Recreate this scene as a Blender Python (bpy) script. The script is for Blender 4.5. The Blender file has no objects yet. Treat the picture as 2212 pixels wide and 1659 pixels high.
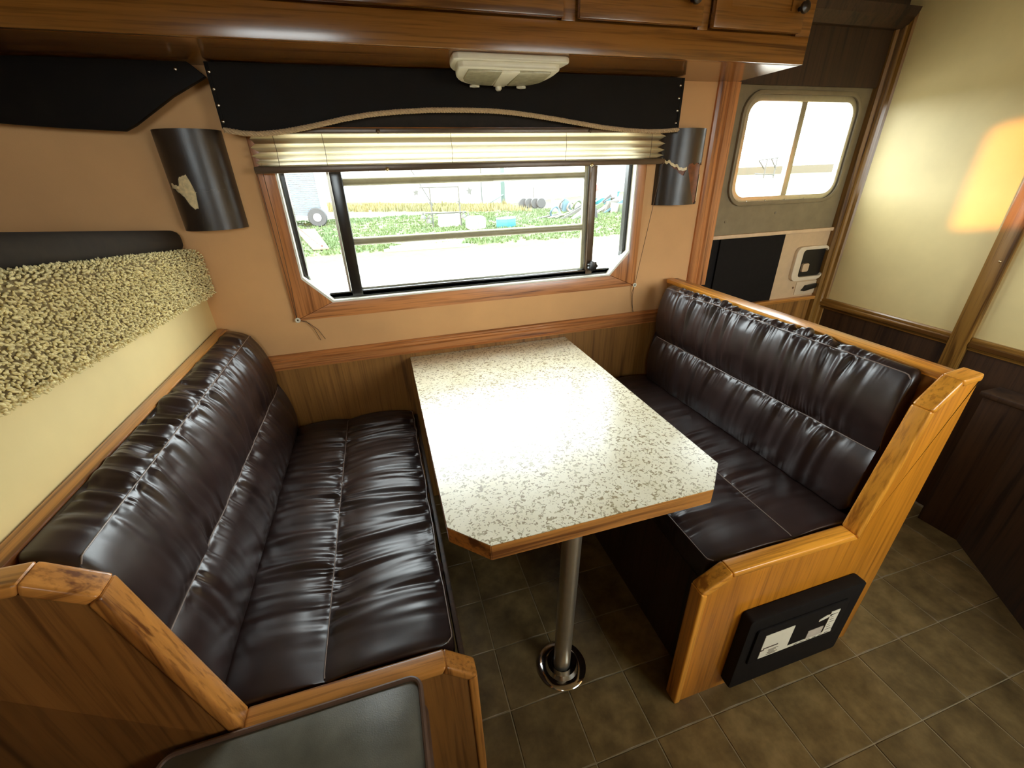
import bpy, bmesh, math, random
import numpy as np
from mathutils import Vector, Matrix

random.seed(7)
rng = np.random.RandomState(11)
C = bpy.context.scene.collection
SC = bpy.context.scene
PI = math.pi

# ------------------------------------------------------------------ camera
cam_d = bpy.data.cameras.new('camera')
cam = bpy.data.objects.new('camera', cam_d)
C.objects.link(cam)
SC.camera = cam
cam_d.sensor_fit = 'HORIZONTAL'
cam_d.sensor_width = 36.0
cam_d.lens = 905.74 / 2212 * 36.0
cam_d.clip_start = 0.02
cam_d.clip_end = 600
R_ = Vector((0.957100, -0.288696, -0.024780))
U_ = Vector((0.151095, 0.424282, 0.892835))
W_ = Vector((0.247244, 0.858277, -0.449701))
Rr = Vector((0.0, 0, 0))
def cam_axes(yaw, pitch, roll):
    cy, sy, cp, sp = math.cos(yaw), math.sin(yaw), math.cos(pitch), math.sin(pitch)
    f = Vector((-sy*cp, cy*cp, sp)); r = Vector((cy, sy, 0)); u = r.cross(f)
    cr, sr = math.cos(roll), math.sin(roll)
    return cr*r + sr*u, -sr*r + cr*u, f
r_, u_, f_ = cam_axes(-0.28047619, -0.46643078, -0.02774714)
M = Matrix.Identity(4)
for i in range(3):
    M[i][0] = r_[i]; M[i][1] = u_[i]; M[i][2] = -f_[i]
M.translation = Vector((-0.04172957, -1.61150086, 1.38414503))
cam.matrix_world = M

# ------------------------------------------------------------------ view
SC.view_settings.view_transform = 'Standard'
SC.view_settings.look = 'None'
SC.view_settings.gamma = 1.0
SC.view_settings.use_curve_mapping = False
SC.view_settings.exposure = 0.12
SC.cycles.max_bounces = 8
SC.cycles.diffuse_bounces = 4
SC.cycles.glossy_bounces = 3
SC.cycles.transmission_bounces = 4
SC.cycles.transparent_max_bounces = 10
SC.cycles.caustics_reflective = False
SC.cycles.caustics_refractive = False
SC.cycles.sample_clamp_indirect = 4.0
SC.cycles.use_denoising = True

# ------------------------------------------------------------------ sky, sun, window daylight
SKY = 14.0
w = bpy.data.worlds.new('sky')
SC.world = w
w.use_nodes = True
bg = w.node_tree.nodes['Background']
bg.inputs[0].default_value = (0.90, 0.96, 1.0, 1)
bg.inputs[1].default_value = SKY

def light(name, kind, loc, energy, color, **kw):
    d = bpy.data.lights.new(name, kind)
    d.energy = energy; d.color = color
    for k, v in kw.items():
        setattr(d, k, v)
    o = bpy.data.objects.new(name, d)
    C.objects.link(o); o.location = loc
    return o
def aim(o, d):
    o.rotation_euler = Vector(d).to_track_quat('-Z', 'Y').to_euler()

SUN_D = Vector((0.80, 0.57, -0.10)).normalized()
sun = light('sun', 'SUN', (-6, -6, 4), 6.0, (1.0, 0.36, 0.03), angle=math.radians(0.8))
aim(sun, SUN_D)
def portal(name, loc, sx, sy, d):
    o = light(name, 'AREA', loc, 1.0, (1, 1, 1), shape='RECTANGLE', size=sx, size_y=sy)
    o.data.cycles.is_portal = True
    aim(o, d)
portal('portal_window_1', (0.314, 0.10, 1.24), 1.30, 0.56, (0, -1, 0))
portal('portal_door_window', (1.72, 0.10, 1.44), 0.62, 0.44, (0, -1, 0))
portal('portal_window_2', (-0.51, -2.56, 1.68), 0.72, 0.38, (0, 1, 0))
portal('portal_window_3', (1.52, -2.56, 1.315), 0.98, 0.75, (0, 1, 0))

# ------------------------------------------------------------------ node helpers
def srgb(r, g, b):
    f = lambda c: c/12.92 if c <= 0.04045 else ((c+0.055)/1.055)**2.4
    return (f(r/255), f(g/255), f(b/255), 1)
def new_mat(name):
    m = bpy.data.materials.new(name); m.use_nodes = True
    nt = m.node_tree
    return m, nt, nt.nodes['Principled BSDF']
def N(nt, t, **kw):
    n = nt.nodes.new(t)
    for k, v in kw.items():
        setattr(n, k, v)
    return n
def ramp(nt, fac, stops):
    r = N(nt, 'ShaderNodeValToRGB')
    cr = r.color_ramp
    cr.elements[0].position, cr.elements[0].color = stops[0]
    cr.elements[1].position, cr.elements[1].color = stops[-1]
    for p, c in stops[1:-1]:
        e = cr.elements.new(p); e.color = c
    nt.links.new(fac, r.inputs[0])
    return r.outputs[0]
def coords(nt, scale=(1, 1, 1), kind='Object'):
    tc = N(nt, 'ShaderNodeTexCoord'); mp = N(nt, 'ShaderNodeMapping')
    mp.inputs['Scale'].default_value = scale
    nt.links.new(tc.outputs[kind], mp.inputs[0])
    return mp.outputs[0]
def noise(nt, vec, scale, detail=4, rough=0.55, dist=0.0):
    n = N(nt, 'ShaderNodeTexNoise')
    n.inputs['Scale'].default_value = scale; n.inputs['Detail'].default_value = detail
    n.inputs['Roughness'].default_value = rough; n.inputs['Distortion'].default_value = dist
    nt.links.new(vec, n.inputs['Vector'])
    return n.outputs[0]
def bump(nt, h, strength, dist, bsdf):
    b = N(nt, 'ShaderNodeBump')
    b.inputs['Strength'].default_value = strength; b.inputs['Distance'].default_value = dist
    nt.links.new(h, b.inputs['Height']); nt.links.new(b.outputs[0], bsdf.inputs['Normal'])
def mul(c, k):
    return (c[0]*k, c[1]*k, c[2]*k, 1)

def plain(name, col, rough=0.5, metal=0.0, var=0.12, vscale=30, spec=0.5, coat=0.0, bumps=0.0):
    m, nt, b = new_mat(name)
    v = coords(nt)
    f = noise(nt, v, vscale, 3)
    c = ramp(nt, f, [(0.3, mul(col, 1-var)), (0.7, mul(col, 1+var))])
    nt.links.new(c, b.inputs['Base Color'])
    b.inputs['Roughness'].default_value = rough
    b.inputs['Metallic'].default_value = metal
    b.inputs['Specular IOR Level'].default_value = spec
    b.inputs['Coat Weight'].default_value = coat
    if bumps:
        bump(nt, f, bumps, 0.002, b)
    return m

def oak(name, light_c, dark_c, axis, rough=0.32, coat=0.3, fine=1.0):
    """varnished oak; axis = grain direction 0 x, 1 y, 2 z"""
    m, nt, b = new_mat(name)
    s = [150*fine]*3; s[axis] = 4.0*fine
    v = coords(nt, tuple(s))
    mdl = [30*fine]*3; mdl[axis] = 0.9*fine
    vm_ = coords(nt, tuple(mdl))
    big = [7.0]*3; big[axis] = 0.6
    v2 = coords(nt, tuple(big))
    pores = noise(nt, v, 1.0, 3, 0.6)
    pr = ramp(nt, pores, [(0.34, (0, 0, 0, 1)), (0.50, (1, 1, 1, 1))])
    med = noise(nt, vm_, 1.0, 4, 0.6, 0.6)
    band = ramp(nt, med, [(0.36, (0.0, 0.0, 0.0, 1)), (0.44, (0.70, 0.70, 0.70, 1)), (0.62, (1, 1, 1, 1))])
    pm_ = N(nt, 'ShaderNodeMapRange'); pm_.inputs[3].default_value = 0.45; pm_.inputs[4].default_value = 1.0
    nt.links.new(pr, pm_.inputs[0])
    mx = N(nt, 'ShaderNodeMath', operation='MULTIPLY')
    nt.links.new(band, mx.inputs[0]); nt.links.new(pm_.outputs[0], mx.inputs[1])
    tone = noise(nt, v2, 1.7, 2)
    mid = tuple(0.5*(a+c) for a, c in zip(light_c[:3], dark_c[:3])) + (1,)
    c1 = ramp(nt, mx.outputs[0], [(0.0, dark_c), (0.5, mid), (1.0, light_c)])
    mixc = N(nt, 'ShaderNodeMixRGB', blend_type='MULTIPLY'); mixc.inputs[0].default_value = 0.5
    t2 = ramp(nt, tone, [(0.3, (0.72, 0.68, 0.62, 1)), (0.7, (1.15, 1.12, 1.1, 1))])
    nt.links.new(c1, mixc.inputs[1]); nt.links.new(t2, mixc.inputs[2])
    nt.links.new(mixc.outputs[0], b.inputs['Base Color'])
    b.inputs['Roughness'].default_value = rough
    b.inputs['Coat Weight'].default_value = coat
    b.inputs['Coat Roughness'].default_value = 0.15
    bump(nt, mx.outputs[0], 0.05, 0.0005, b)
    return m

OL, OD = (0.64, 0.275, 0.060, 1), (0.16, 0.052, 0.011, 1)
OAK = [oak('oak_' + 'xyz'[i], OL, OD, i) for i in range(3)]
RL, RD = (0.64, 0.255, 0.080, 1), (0.16, 0.048, 0.012, 1)
ROAK = [oak('red_oak_' + 'xyz'[i], RL, RD, i) for i in range(3)]
GOAK = [oak('golden_oak_' + 'xyz'[i], (0.86, 0.37, 0.040, 1), (0.32, 0.105, 0.010, 1), i) for i in range(3)]
CAB = oak('cabinet_oak', (0.33, 0.135, 0.024, 1), (0.11, 0.036, 0.005, 1), 0, rough=0.2, coat=0.4)
DOAK = [oak('brown_oak_' + 'xyz'[i], (0.33, 0.165, 0.032, 1), (0.09, 0.036, 0.006, 1), i) for i in range(3)]
PLY = oak('wainscot_oak', (0.36, 0.165, 0.038, 1), (0.15, 0.062, 0.014, 1), 2, rough=0.45, coat=0.1)
DARKW = oak('dark_wood', (0.060, 0.028, 0.012, 1), (0.018, 0.008, 0.004, 1), 2, rough=0.5, coat=0.0)

def leather(name, col, rough=0.28, spec=0.5, grain=0.25):
    m, nt, b = new_mat(name)
    v = coords(nt)
    vo = N(nt, 'ShaderNodeTexVoronoi'); vo.inputs['Scale'].default_value = 520
    nt.links.new(v, vo.inputs['Vector'])
    n2 = noise(nt, v, 14, 4)
    c = ramp(nt, n2, [(0.3, mul(col, 0.75)), (0.7, mul(col, 1.3))])
    nt.links.new(c, b.inputs['Base Color'])
    rr = N(nt, 'ShaderNodeMapRange')
    rr.inputs[3].default_value = rough*0.8; rr.inputs[4].default_value = rough*1.3
    nt.links.new(n2, rr.inputs[0]); nt.links.new(rr.outputs[0], b.inputs['Roughness'])
    b.inputs['Specular IOR Level'].default_value = spec
    bump(nt, vo.outputs[0], grain, 0.0004, b)
    return m
LEATHER = leather('brown_leather', (0.024, 0.0120, 0.0100, 1), 0.33, 0.75, 0.07)
LTHREAD = plain('seam_thread', (0.26, 0.20, 0.17, 1), 0.35)
PIPING = plain('brown_piping', (0.13, 0.075, 0.05, 1), 0.4)
GLEATHER = leather('grey_leather', (0.115, 0.110, 0.082, 1), 0.36, 0.5)
BLEATHER = leather('black_leather', (0.0085, 0.0062, 0.0045, 1), 0.6, 0.12)
SLEATHER = leather('sconce_leather', (0.030, 0.020, 0.014, 1), 0.32, 0.6)

def fabric_wall(name, col, rough=0.75, weave=0.15):
    m, nt, b = new_mat(name)
    v = coords(nt)
    f = noise(nt, v, 4.0, 5)
    g = noise(nt, v, 260, 2)
    c = ramp(nt, f, [(0.3, mul(col, 0.92)), (0.7, mul(col, 1.06))])
    nt.links.new(c, b.inputs['Base Color'])
    b.inputs['Roughness'].default_value = rough
    bump(nt, g, weave, 0.001, b)
    return m
WALL = fabric_wall('tan_wall', (0.72, 0.395, 0.165, 1))
CREAM = fabric_wall('cream_wall', (0.82, 0.66, 0.31, 1), 0.45, 0.06)
CEIL = fabric_wall('ceiling_cloth', (0.22, 0.15, 0.07, 1))
DOORP = plain('door_skin', (0.24, 0.185, 0.105, 1), 0.45, 0.0, 0.12, 18)
ALU = plain('aluminium', (0.55, 0.52, 0.44, 1), 0.32, 0.9, 0.06, 60)
WHITEP = plain('white_plastic', (0.80, 0.74, 0.58, 1), 0.3, 0, 0.03)
NEARWHITE = plain('near_white', (0.88, 0.86, 0.74, 1), 0.35, 0, 0.02)
BLACKP = plain('black_plastic', (0.010, 0.009, 0.008, 1), 0.3, 0, 0.2)
BLACKM = plain('black_frame', (0.016, 0.014, 0.012, 1), 0.22, 0, 0.2, spec=0.6)
CHROME = plain('chrome', (0.75, 0.74, 0.72, 1), 0.10, 1.0, 0.03)
STEEL = plain('satin_steel', (0.60, 0.54, 0.42, 1), 0.30, 0.85, 0.05, 40)
BRASS = plain('brass', (0.70, 0.55, 0.30, 1), 0.25, 1.0, 0.05)
BARM = plain('grey_bar', (0.36, 0.33, 0.21, 1), 0.35, 0.0, 0.1)
BRONZE = plain('bronze_rail', (0.10, 0.060, 0.032, 1), 0.3, 0.2, 0.1)
ROPE = plain('rope', (0.52, 0.36, 0.20, 1), 0.7, 0, 0.2, 200)
CORD = plain('cord', (0.10, 0.055, 0.028, 1), 0.7)
PAPER = plain('paper', (0.82, 0.76, 0.60, 1), 0.6, 0, 0.03)
INK = plain('ink', (0.10, 0.07, 0.05, 1), 0.7)
RUST = plain('rust_strip', (0.20, 0.055, 0.014, 1), 0.5, 0, 0.4, 40)
TORN = plain('torn_cream_edge', (0.85, 0.66, 0.36, 1), 0.35, 0, 0.2, 90)
SMOKE = plain('frosted_lens', (0.40, 0.36, 0.24, 1), 0.25, 0, 0.15, 60)
DARKFILL = plain('dark_fill', (0.020, 0.014, 0.010, 1), 0.9, 0, 0.2, 50)
PANELBLK = plain('black_panel', (0.009, 0.007, 0.006, 1), 0.7, 0, 0.2, 60, 0.15)
BACKING = plain('carpet_backing', (0.22, 0.16, 0.07, 1), 0.95)
PILE = plain('carpet_pile', (0.92, 0.80, 0.43, 1), 0.95, 0, 0.25, 70)
BUNKSHADE = plain('bunk_shade_brown', (0.022, 0.013, 0.005, 1), 0.9, 0, 0.2, 40)

def laminate():
    m, nt, b = new_mat('speckled_laminate')
    v = coords(nt)
    d = noise(nt, v, 55, 2)
    n1 = noise(nt, v, 120, 2, 0.5, 0.9)
    sp = ramp(nt, n1, [(0.40, (1, 1, 1, 1)), (0.45, (0, 0, 0, 1))])
    big = noise(nt, v, 9, 3)
    basec = ramp(nt, big, [(0.3, (0.74, 0.67, 0.46, 1)), (0.7, (0.86, 0.81, 0.62, 1))])
    flc = ramp(nt, d, [(0.35, (0.26, 0.18, 0.075, 1)), (0.65, (0.42, 0.36, 0.19, 1))])
    mx = N(nt, 'ShaderNodeMixRGB')
    nt.links.new(sp, mx.inputs[0]); nt.links.new(basec, mx.inputs[1]); nt.links.new(flc, mx.inputs[2])
    nt.links.new(mx.outputs[0], b.inputs['Base Color'])
    b.inputs['Roughness'].default_value = 0.30
    b.inputs['Specular IOR Level'].default_value = 0.9
    return m
LAM = laminate()

def tile_mat():
    m, nt, b = new_mat('vinyl_tile')
    v = coords(nt)
    oi = N(nt, 'ShaderNodeObjectInfo')
    add = N(nt, 'ShaderNodeVectorMath', operation='ADD')
    sc = N(nt, 'ShaderNodeVectorMath', operation='SCALE'); sc.inputs['Scale'].default_value = 0.37
    nt.links.new(oi.outputs['Location'], sc.inputs[0])
    nt.links.new(v, add.inputs[0]); nt.links.new(oi.outputs['Location'], add.inputs[1])
    f = noise(nt, add.outputs[0], 13, 6, 0.62)
    c = ramp(nt, f, [(0.30, (0.085, 0.052, 0.017, 1)), (0.5, (0.155, 0.100, 0.035, 1)), (0.72, (0.24, 0.16, 0.06, 1))])
    hs = N(nt, 'ShaderNodeHueSaturation')
    mr = N(nt, 'ShaderNodeMapRange'); mr.inputs[3].default_value = 0.82; mr.inputs[4].default_value = 1.18
    nt.links.new(oi.outputs['Random'], mr.inputs[0]); nt.links.new(mr.outputs[0], hs.inputs['Value'])
    nt.links.new(c, hs.inputs['Color'])
    nt.links.new(hs.outputs[0], b.inputs['Base Color'])
    b.inputs['Roughness'].default_value = 0.42
    bump(nt, f, 0.2, 0.001, b)
    return m
TILE = tile_mat()
GROUT = plain('tile_joint', (0.30, 0.23, 0.13, 1), 0.6)

def glass_mat():
    m, nt, b = new_mat('window_glass')
    nt.nodes.remove(b)
    out = nt.nodes['Material Output']
    tr = N(nt, 'ShaderNodeBsdfTransparent'); tr.inputs[0].default_value = (0.96, 0.98, 0.97, 1)
    gl = N(nt, 'ShaderNodeBsdfGlossy'); gl.inputs['Roughness'].default_value = 0.02
    fr = N(nt, 'ShaderNodeFresnel'); fr.inputs[0].default_value = 1.35
    mx = N(nt, 'ShaderNodeMixShader')
    ge = N(nt, 'ShaderNodeNewGeometry')
    iv_ = N(nt, 'ShaderNodeMath', operation='SUBTRACT'); iv_.inputs[0].default_value = 1.0
    nt.links.new(ge.outputs['Backfacing'], iv_.inputs[1])
    mf = N(nt, 'ShaderNodeMath', operation='MULTIPLY')
    nt.links.new(fr.outputs[0], mf.inputs[0]); nt.links.new(iv_.outputs[0], mf.inputs[1])
    nt.links.new(mf.outputs[0], mx.inputs[0]); nt.links.new(tr.outputs[0], mx.inputs[1]); nt.links.new(gl.outputs[0], mx.inputs[2])
    nt.links.new(mx.outputs[0], out.inputs[0])
    return m
GLASS = glass_mat()

def shade_mat():
    m, nt, b = new_mat('pleated_fabric')
    out = nt.nodes['Material Output']
    v = coords(nt, (40, 400, 900))
    f = noise(nt, v, 1, 3)
    c = ramp(nt, f, [(0.3, (0.98, 0.86, 0.58, 1)), (0.7, (1.0, 0.97, 0.82, 1))])
    tl = N(nt, 'ShaderNodeBsdfTranslucent')
    df = N(nt, 'ShaderNodeBsdfDiffuse')
    nt.links.new(c, tl.inputs[0]); nt.links.new(c, df.inputs[0])
    mx = N(nt, 'ShaderNodeMixShader'); mx.inputs[0].default_value = 0.95
    nt.links.new(df.outputs[0], mx.inputs[1]); nt.links.new(tl.outputs[0], mx.inputs[2])
    nt.links.new(mx.outputs[0], out.inputs[0])
    nt.nodes.remove(b)
    return m
SHADE = shade_mat()

# ------------------------------------------------------------------ mesh helpers
class MB:
    def __init__(s):
        s.v = []; s.f = []
    def add(s, vs, fs):
        o = len(s.v)
        s.v.extend([tuple(p) for p in vs]); s.f.extend([tuple(i+o for i in f) for f in fs])
        return s
    def box(s, x0, x1, y0, y1, z0, z1):
        return s.add([(x, y, z) for x in (x0, x1) for y in (y0, y1) for z in (z0, z1)],
                     [(0, 1, 3, 2), (4, 6, 7, 5), (0, 4, 5, 1), (2, 3, 7, 6), (0, 2, 6, 4), (1, 5, 7, 3)])
    def prism(s, poly, axis, a0, a1):
        """poly in the two remaining axes (x,z for axis 1; x,y for 2; y,z for 0)"""
        n = len(poly)
        def P(p, a):
            return {0: (a, p[0], p[1]), 1: (p[0], a, p[1]), 2: (p[0], p[1], a)}[axis]
        vs = [P(p, a0) for p in poly] + [P(p, a1) for p in poly]
        fs = [tuple(range(n))[::-1], tuple(range(n, 2*n))]
        fs += [(i, (i+1) % n, n+(i+1) % n, n+i) for i in range(n)]
        return s.add(vs, fs)
    def ring(s, outer, inner, axis, a0, a1):
        """flat frame between two polygons with the same number of points"""
        n = len(outer)
        def P(p, a):
            return {0: (a, p[0], p[1]), 1: (p[0], a, p[1]), 2: (p[0], p[1], a)}[axis]
        vs = [P(p, a0) for p in outer] + [P(p, a0) for p in inner] + [P(p, a1) for p in outer] + [P(p, a1) for p in inner]
        fs = []
        for i in range(n):
            j = (i+1) % n
            fs += [(i, j, n+j, n+i), (2*n+i, 3*n+i, 3*n+j, 2*n+j), (i, 2*n+i, 2*n+j, j), (n+i, n+j, 3*n+j, 3*n+i)]
        return s.add(vs, fs)
    def tube(s, pts, r, n=8, closed=False):
        pts = [Vector(p) for p in pts]
        m = len(pts)
        rr = r if isinstance(r, (list, tuple)) else [r]*m
        vs = []
        up = Vector((0, 0, 1))
        prev = None
        for i, p in enumerate(pts):
            a = pts[(i-1) % m] if (closed or i > 0) else p
            b = pts[(i+1) % m] if (closed or i < m-1) else p
            t = (b-a).normalized()
            if prev is None:
                ref = up if abs(t.dot(up)) < 0.9 else Vector((1, 0, 0))
                x = t.cross(ref).normalized()
            else:
                x = (prev - t*prev.dot(t)).normalized()
            prev = x
            y = t.cross(x)
            for k in range(n):
                an = 2*PI*k/n
                vs.append(p + (x*math.cos(an)+y*math.sin(an))*rr[i])
        fs = []
        for i in range(m if closed else m-1):
            j = (i+1) % m
            for k in range(n):
                l = (k+1) % n
                fs.append((i*n+k, i*n+l, j*n+l, j*n+k))
        if not closed:
            fs += [tuple(range(n))[::-1], tuple(range((m-1)*n, m*n))]
        return s.add(vs, fs)
    def lathe(s, prof, c, axis=2, n=24):
        """prof list of (radius, height along axis)"""
        vs = []
        for (r, h) in prof:
            for k in range(n):
                a = 2*PI*k/n; u, v = r*math.cos(a), r*math.sin(a)
                vs.append({2: (c[0]+u, c[1]+v, c[2]+h), 1: (c[0]+u, c[1]+h, c[2]+v), 0: (c[0]+h, c[1]+u, c[2]+v)}[axis])
        m = len(prof); fs = []
        for i in range(m-1):
            for k in range(n):
                l = (k+1) % n
                fs.append((i*n+k, i*n+l, (i+1)*n+l, (i+1)*n+k))
        fs += [tuple(range(n))[::-1], tuple(range((m-1)*n, m*n))]
        return s.add(vs, fs)
    def build(s, name, mat, parent=None, bevel=0.0, seg=2, smooth=False, angle=40):
        o0 = world_loc(parent)
        me = bpy.data.meshes.new(name)
        bm = bmesh.new()
        bv = [bm.verts.new((p[0]-o0[0], p[1]-o0[1], p[2]-o0[2])) for p in s.v]
        for f in s.f:
            try:
                bm.faces.new([bv[i] for i in f])
            except ValueError:
                pass
        bmesh.ops.recalc_face_normals(bm, faces=bm.faces)
        if bevel > 0:
            es = [e for e in bm.edges if len(e.link_faces) == 2 and e.calc_face_angle(0) > math.radians(25)]
            bmesh.ops.bevel(bm, geom=es, offset=bevel, segments=seg, affect='EDGES', profile=0.6, clamp_overlap=True)
        bm.to_mesh(me); bm.free()
        if mat is not None:
            me.materials.append(mat)
        if smooth or bevel > 0:
            me.polygons.foreach_set('use_smooth', [True]*len(me.polygons))
            me.set_sharp_from_angle(angle=math.radians(angle))
        o = bpy.data.objects.new(name, me)
        C.objects.link(o)
        if parent is not None:
            o.parent = parent
        return o
def world_loc(p):
    l = Vector((0, 0, 0))
    while p is not None:
        l += Vector(p.location); p = p.parent
    return l
def tag(o, label, cat, group=None):
    o['label'] = label; o['category'] = cat
    if group:
        o['group'] = group
    return o
def thing(name, label, cat, loc, group=None):
    o = bpy.data.objects.new(name, None)
    C.objects.link(o); o.location = loc; o.empty_display_size = 0.05
    return tag(o, label, cat, group)
def struct(o):
    o['kind'] = 'structure'
    return o
def sroot(name, loc=(0, 0, 0)):
    o = bpy.data.objects.new(name, None); C.objects.link(o); o.location = loc; o.empty_display_size = 0.05
    return struct(o)
def rrect(x0, x1, z0, z1, r, n=6):
    pts = []
    for cx, cz, a0 in ((x1-r, z1-r, 0), (x0+r, z1-r, PI/2), (x0+r, z0+r, PI), (x1-r, z0+r, 1.5*PI)):
        for k in range(n+1):
            a = a0+PI/2*k/n
            pts.append((cx+r*math.cos(a), cz+r*math.sin(a)))
    return pts
def octa(x0, x1, z0, z1, cx, cz):
    return [(x0+cx, z0), (x1-cx, z0), (x1, z0+cz), (x1, z1-cz), (x1-cx, z1), (x0+cx, z1), (x0, z1-cz), (x0, z0+cz)]
def grown(o, e):
    pass

# ------------------------------------------------------------------ room shell
XW = 2.12           # right wall plane
YW = 0.012          # window wall plane
ZC = 2.02
fl = struct(MB().box(-1.78, 2.4, -2.55, 0.08, -0.03, -0.002).build('floor', GROUT))
tme = None
ti = 0
for i in range(-3, 12):
    for j in range(-9, 0):
        x0, y0 = 0.110+0.181*i, -0.790+0.1825*(j+5)
        x1, y1 = min(x0+0.181, 2.12), min(y0+0.1825, 0.0)
        if x0 > 2.05:
            continue
        if tme is None:
            g = 0.0016
            to = MB().box(g, 0.181-g, g, 0.1825-g, -0.0035, 0).build('tile', TILE, None, bevel=0.0012, seg=1)
            tme = to.data
        else:
            to = bpy.data.objects.new('tile', tme); C.objects.link(to)
        to.location = (x0, y0, 0); to.parent = fl

# window wall with its two openings
ww = sroot('wall_window')
T0, T1 = YW, 0.062
wm = MB()
WX0, WX1, WZ0, WZ1 = -0.336, 0.964, 0.973, 1.512
wm.box(-1.75, WX0, T0, T1, 0, ZC)
wm.box(WX0, WX1, T0, T1, 0, WZ0)
wm.box(WX0, WX1, T0, T1, WZ1, ZC)
wm.box(WX1, 1.36, T0, T1, 0, ZC)
wm.box(1.36, 2.3, T0, T1, 1.70, ZC)
wm.build('wall_panel', WALL, ww)
MB().box(-0.66, 1.30, YW-0.006, YW, 0, 0.76).build('wainscot', PLY, ww)

def rail(name, z0, z1, x0, x1, y, mat, parent=None):
    h = z1-z0
    prof = [(y, z0), (y-0.010, z0), (y-0.012, z0+0.10*h), (y-0.008, z0+0.14*h), (y-0.010, z0+0.20*h), (y-0.017, z0+0.24*h),
            (y-0.018, z0+0.58*h), (y-0.014, z0+0.63*h), (y-0.016, z0+0.70*h), (y-0.016, z0+0.80*h), (y-0.011, z0+0.84*h),
            (y-0.011, z0+0.93*h), (y-0.007, z1), (y, z1)]
    m = MB().prism(prof, 0, x0, x1)
    return m.build(name, mat, parent)
struct(rail('trim_1', 0.745, 0.804, -0.66, 1.30, YW+0.001, ROAK[0]))
# door casing (wood)
cs = MB().prism([(1.272, YW), (1.272, 0.003), (1.282, -0.004), (1.296, -0.004), (1.303, 0.001), (1.318, 0.002), (1.324, -0.006), (1.362, -0.008), (1.362, YW+0.05), (1.34, YW+0.05)][::1], 2, 0.90, 1.672)
struct(cs.build('trim_2', ROAK[2]))

# right wall
rw = sroot('wall_right')
MB().box(XW, XW+0.05, -2.5, 0.06, 0.73, ZC).build('wall_panel', CREAM, rw)
MB().box(XW-0.004, XW+0.05, -2.5, 0.06, 0, 0.745).build('wainscot', DARKW, rw)
def rail_y(name, x, z0, z1, y0, y1, mat, parent=None):
    h = z1-z0
    prof = [(x, z0), (x-0.012, z0), (x-0.014, z0+0.12*h), (x-0.009, z0+0.2*h), (x-0.02, z0+0.3*h), (x-0.02, z0+0.6*h), (x-0.013, z0+0.68*h),
            (x-0.013, z0+0.9*h), (x-0.008, z1), (x, z1)]
    m = MB()
    n = len(prof)
    m.add([(p[0], y0, p[1]) for p in prof]+[(p[0], y1, p[1]) for p in prof],
          [tuple(range(n)), tuple(range(n, 2*n))[::-1]]+[(i, n+i, n+(i+1) % n, (i+1) % n) for i in range(n)])
    return m.build(name, mat, parent)
struct(rail_y('trim_3', XW+0.001, 0.715, 0.765, -0.585, 0.0, DOAK[1]))
struct(rail_y('trim_4', XW+0.001, 0.715, 0.765, -2.4, -0.65, DOAK[1]))
po = struct(MB().box(XW-0.022, XW+0.001, -0.648, -0.586, 0, ZC).build('trim_5', DOAK[2], None, bevel=0.005))
MB().lathe([(0.0045, 0), (0.0045, -0.002), (0.003, -0.0045), (0.0005, -0.0055)], (XW-0.0215, -0.628, 1.053), 0, 12).build('screw', BRASS, po, smooth=True)
# corner moulding between door wall and right wall
cm = MB().prism([(2.078, YW+0.02), (2.078, 0.0), (2.086, -0.008), (2.094, -0.006), (2.100, -0.016), (2.110, -0.020), (2.112, -0.034), (XW, -0.040), (XW, YW+0.02)], 2, 0, 1.91)
struct(cm.build('trim_6', DOAK[2]))
# crown strip above the door
MB().box(1.346, XW, YW-0.004, YW+0.004, 1.668, ZC).build('header_shade', DARKW, ww)  # dark wood colour paints in the shade on the wall above the door
struct(MB().prism([(YW, 1.86), (-0.01, 1.862), (-0.035, 1.895), (-0.045, 1.925), (YW, 1.93)], 0, 1.36, XW).build('trim_7', DARKW))
# left: low wall below the bunk, and shell behind
wl = sroot('wall_left')
MB().prism([(YW, 0), (YW, 1.048), (-1.052, 1.098), (-1.052, 0)], 0, -0.70, -0.632).build('wall_panel', CREAM, wl)
MB().box(-1.75, -1.70, -2.5, YW, 0, ZC).build('nose_panel', WALL, wl)
struct(MB().box(-1.75, 2.3, -2.5, 0.062, ZC, ZC+0.04).build('ceiling', CEIL))
# back wall behind the camera with two windows
bwl = sroot('wall_back')
bx = [(-0.86, -0.16, 1.50, 1.86), (1.04, 2.00, 0.95, 1.68)]
m = MB()
Y0, Y1 = -2.55, -2.50
(a0, a1, a2, a3), (b0, b1, b2, b3) = bx
m.box(-1.75, a0, Y0, Y1, 0, ZC); m.box(a0, a1, Y0, Y1, 0, a2); m.box(a0, a1, Y0, Y1, a3, ZC)
m.box(a1, b0, Y0, Y1, 0, ZC); m.box(b0, b1, Y0, Y1, 0, b2); m.box(b0, b1, Y0, Y1, b3, ZC); m.box(b1, 2.3, Y0, Y1, 0, ZC)
m.build('wall_panel', CREAM, bwl)
for k, (a, b_, c, d) in enumerate(bx):
    wr = sroot('window_%d' % (k+2), ((a+b_)/2, -2.5, c))
    MB().ring([(b_+.03, d+.03)]*7+[(a-.03, d+.03)]*7+[(a-.03, c-.03)]*7+[(b_+.03, c-.03)]*7, rrect(a, b_, c, d, 0.11), 1, -2.52, -2.495).build('window_frame', ALU, wr)
    MB().prism(rrect(a, b_, c, d, 0.11), 1, -2.512, -2.508).build('glass_pane', GLASS, wr)
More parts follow.
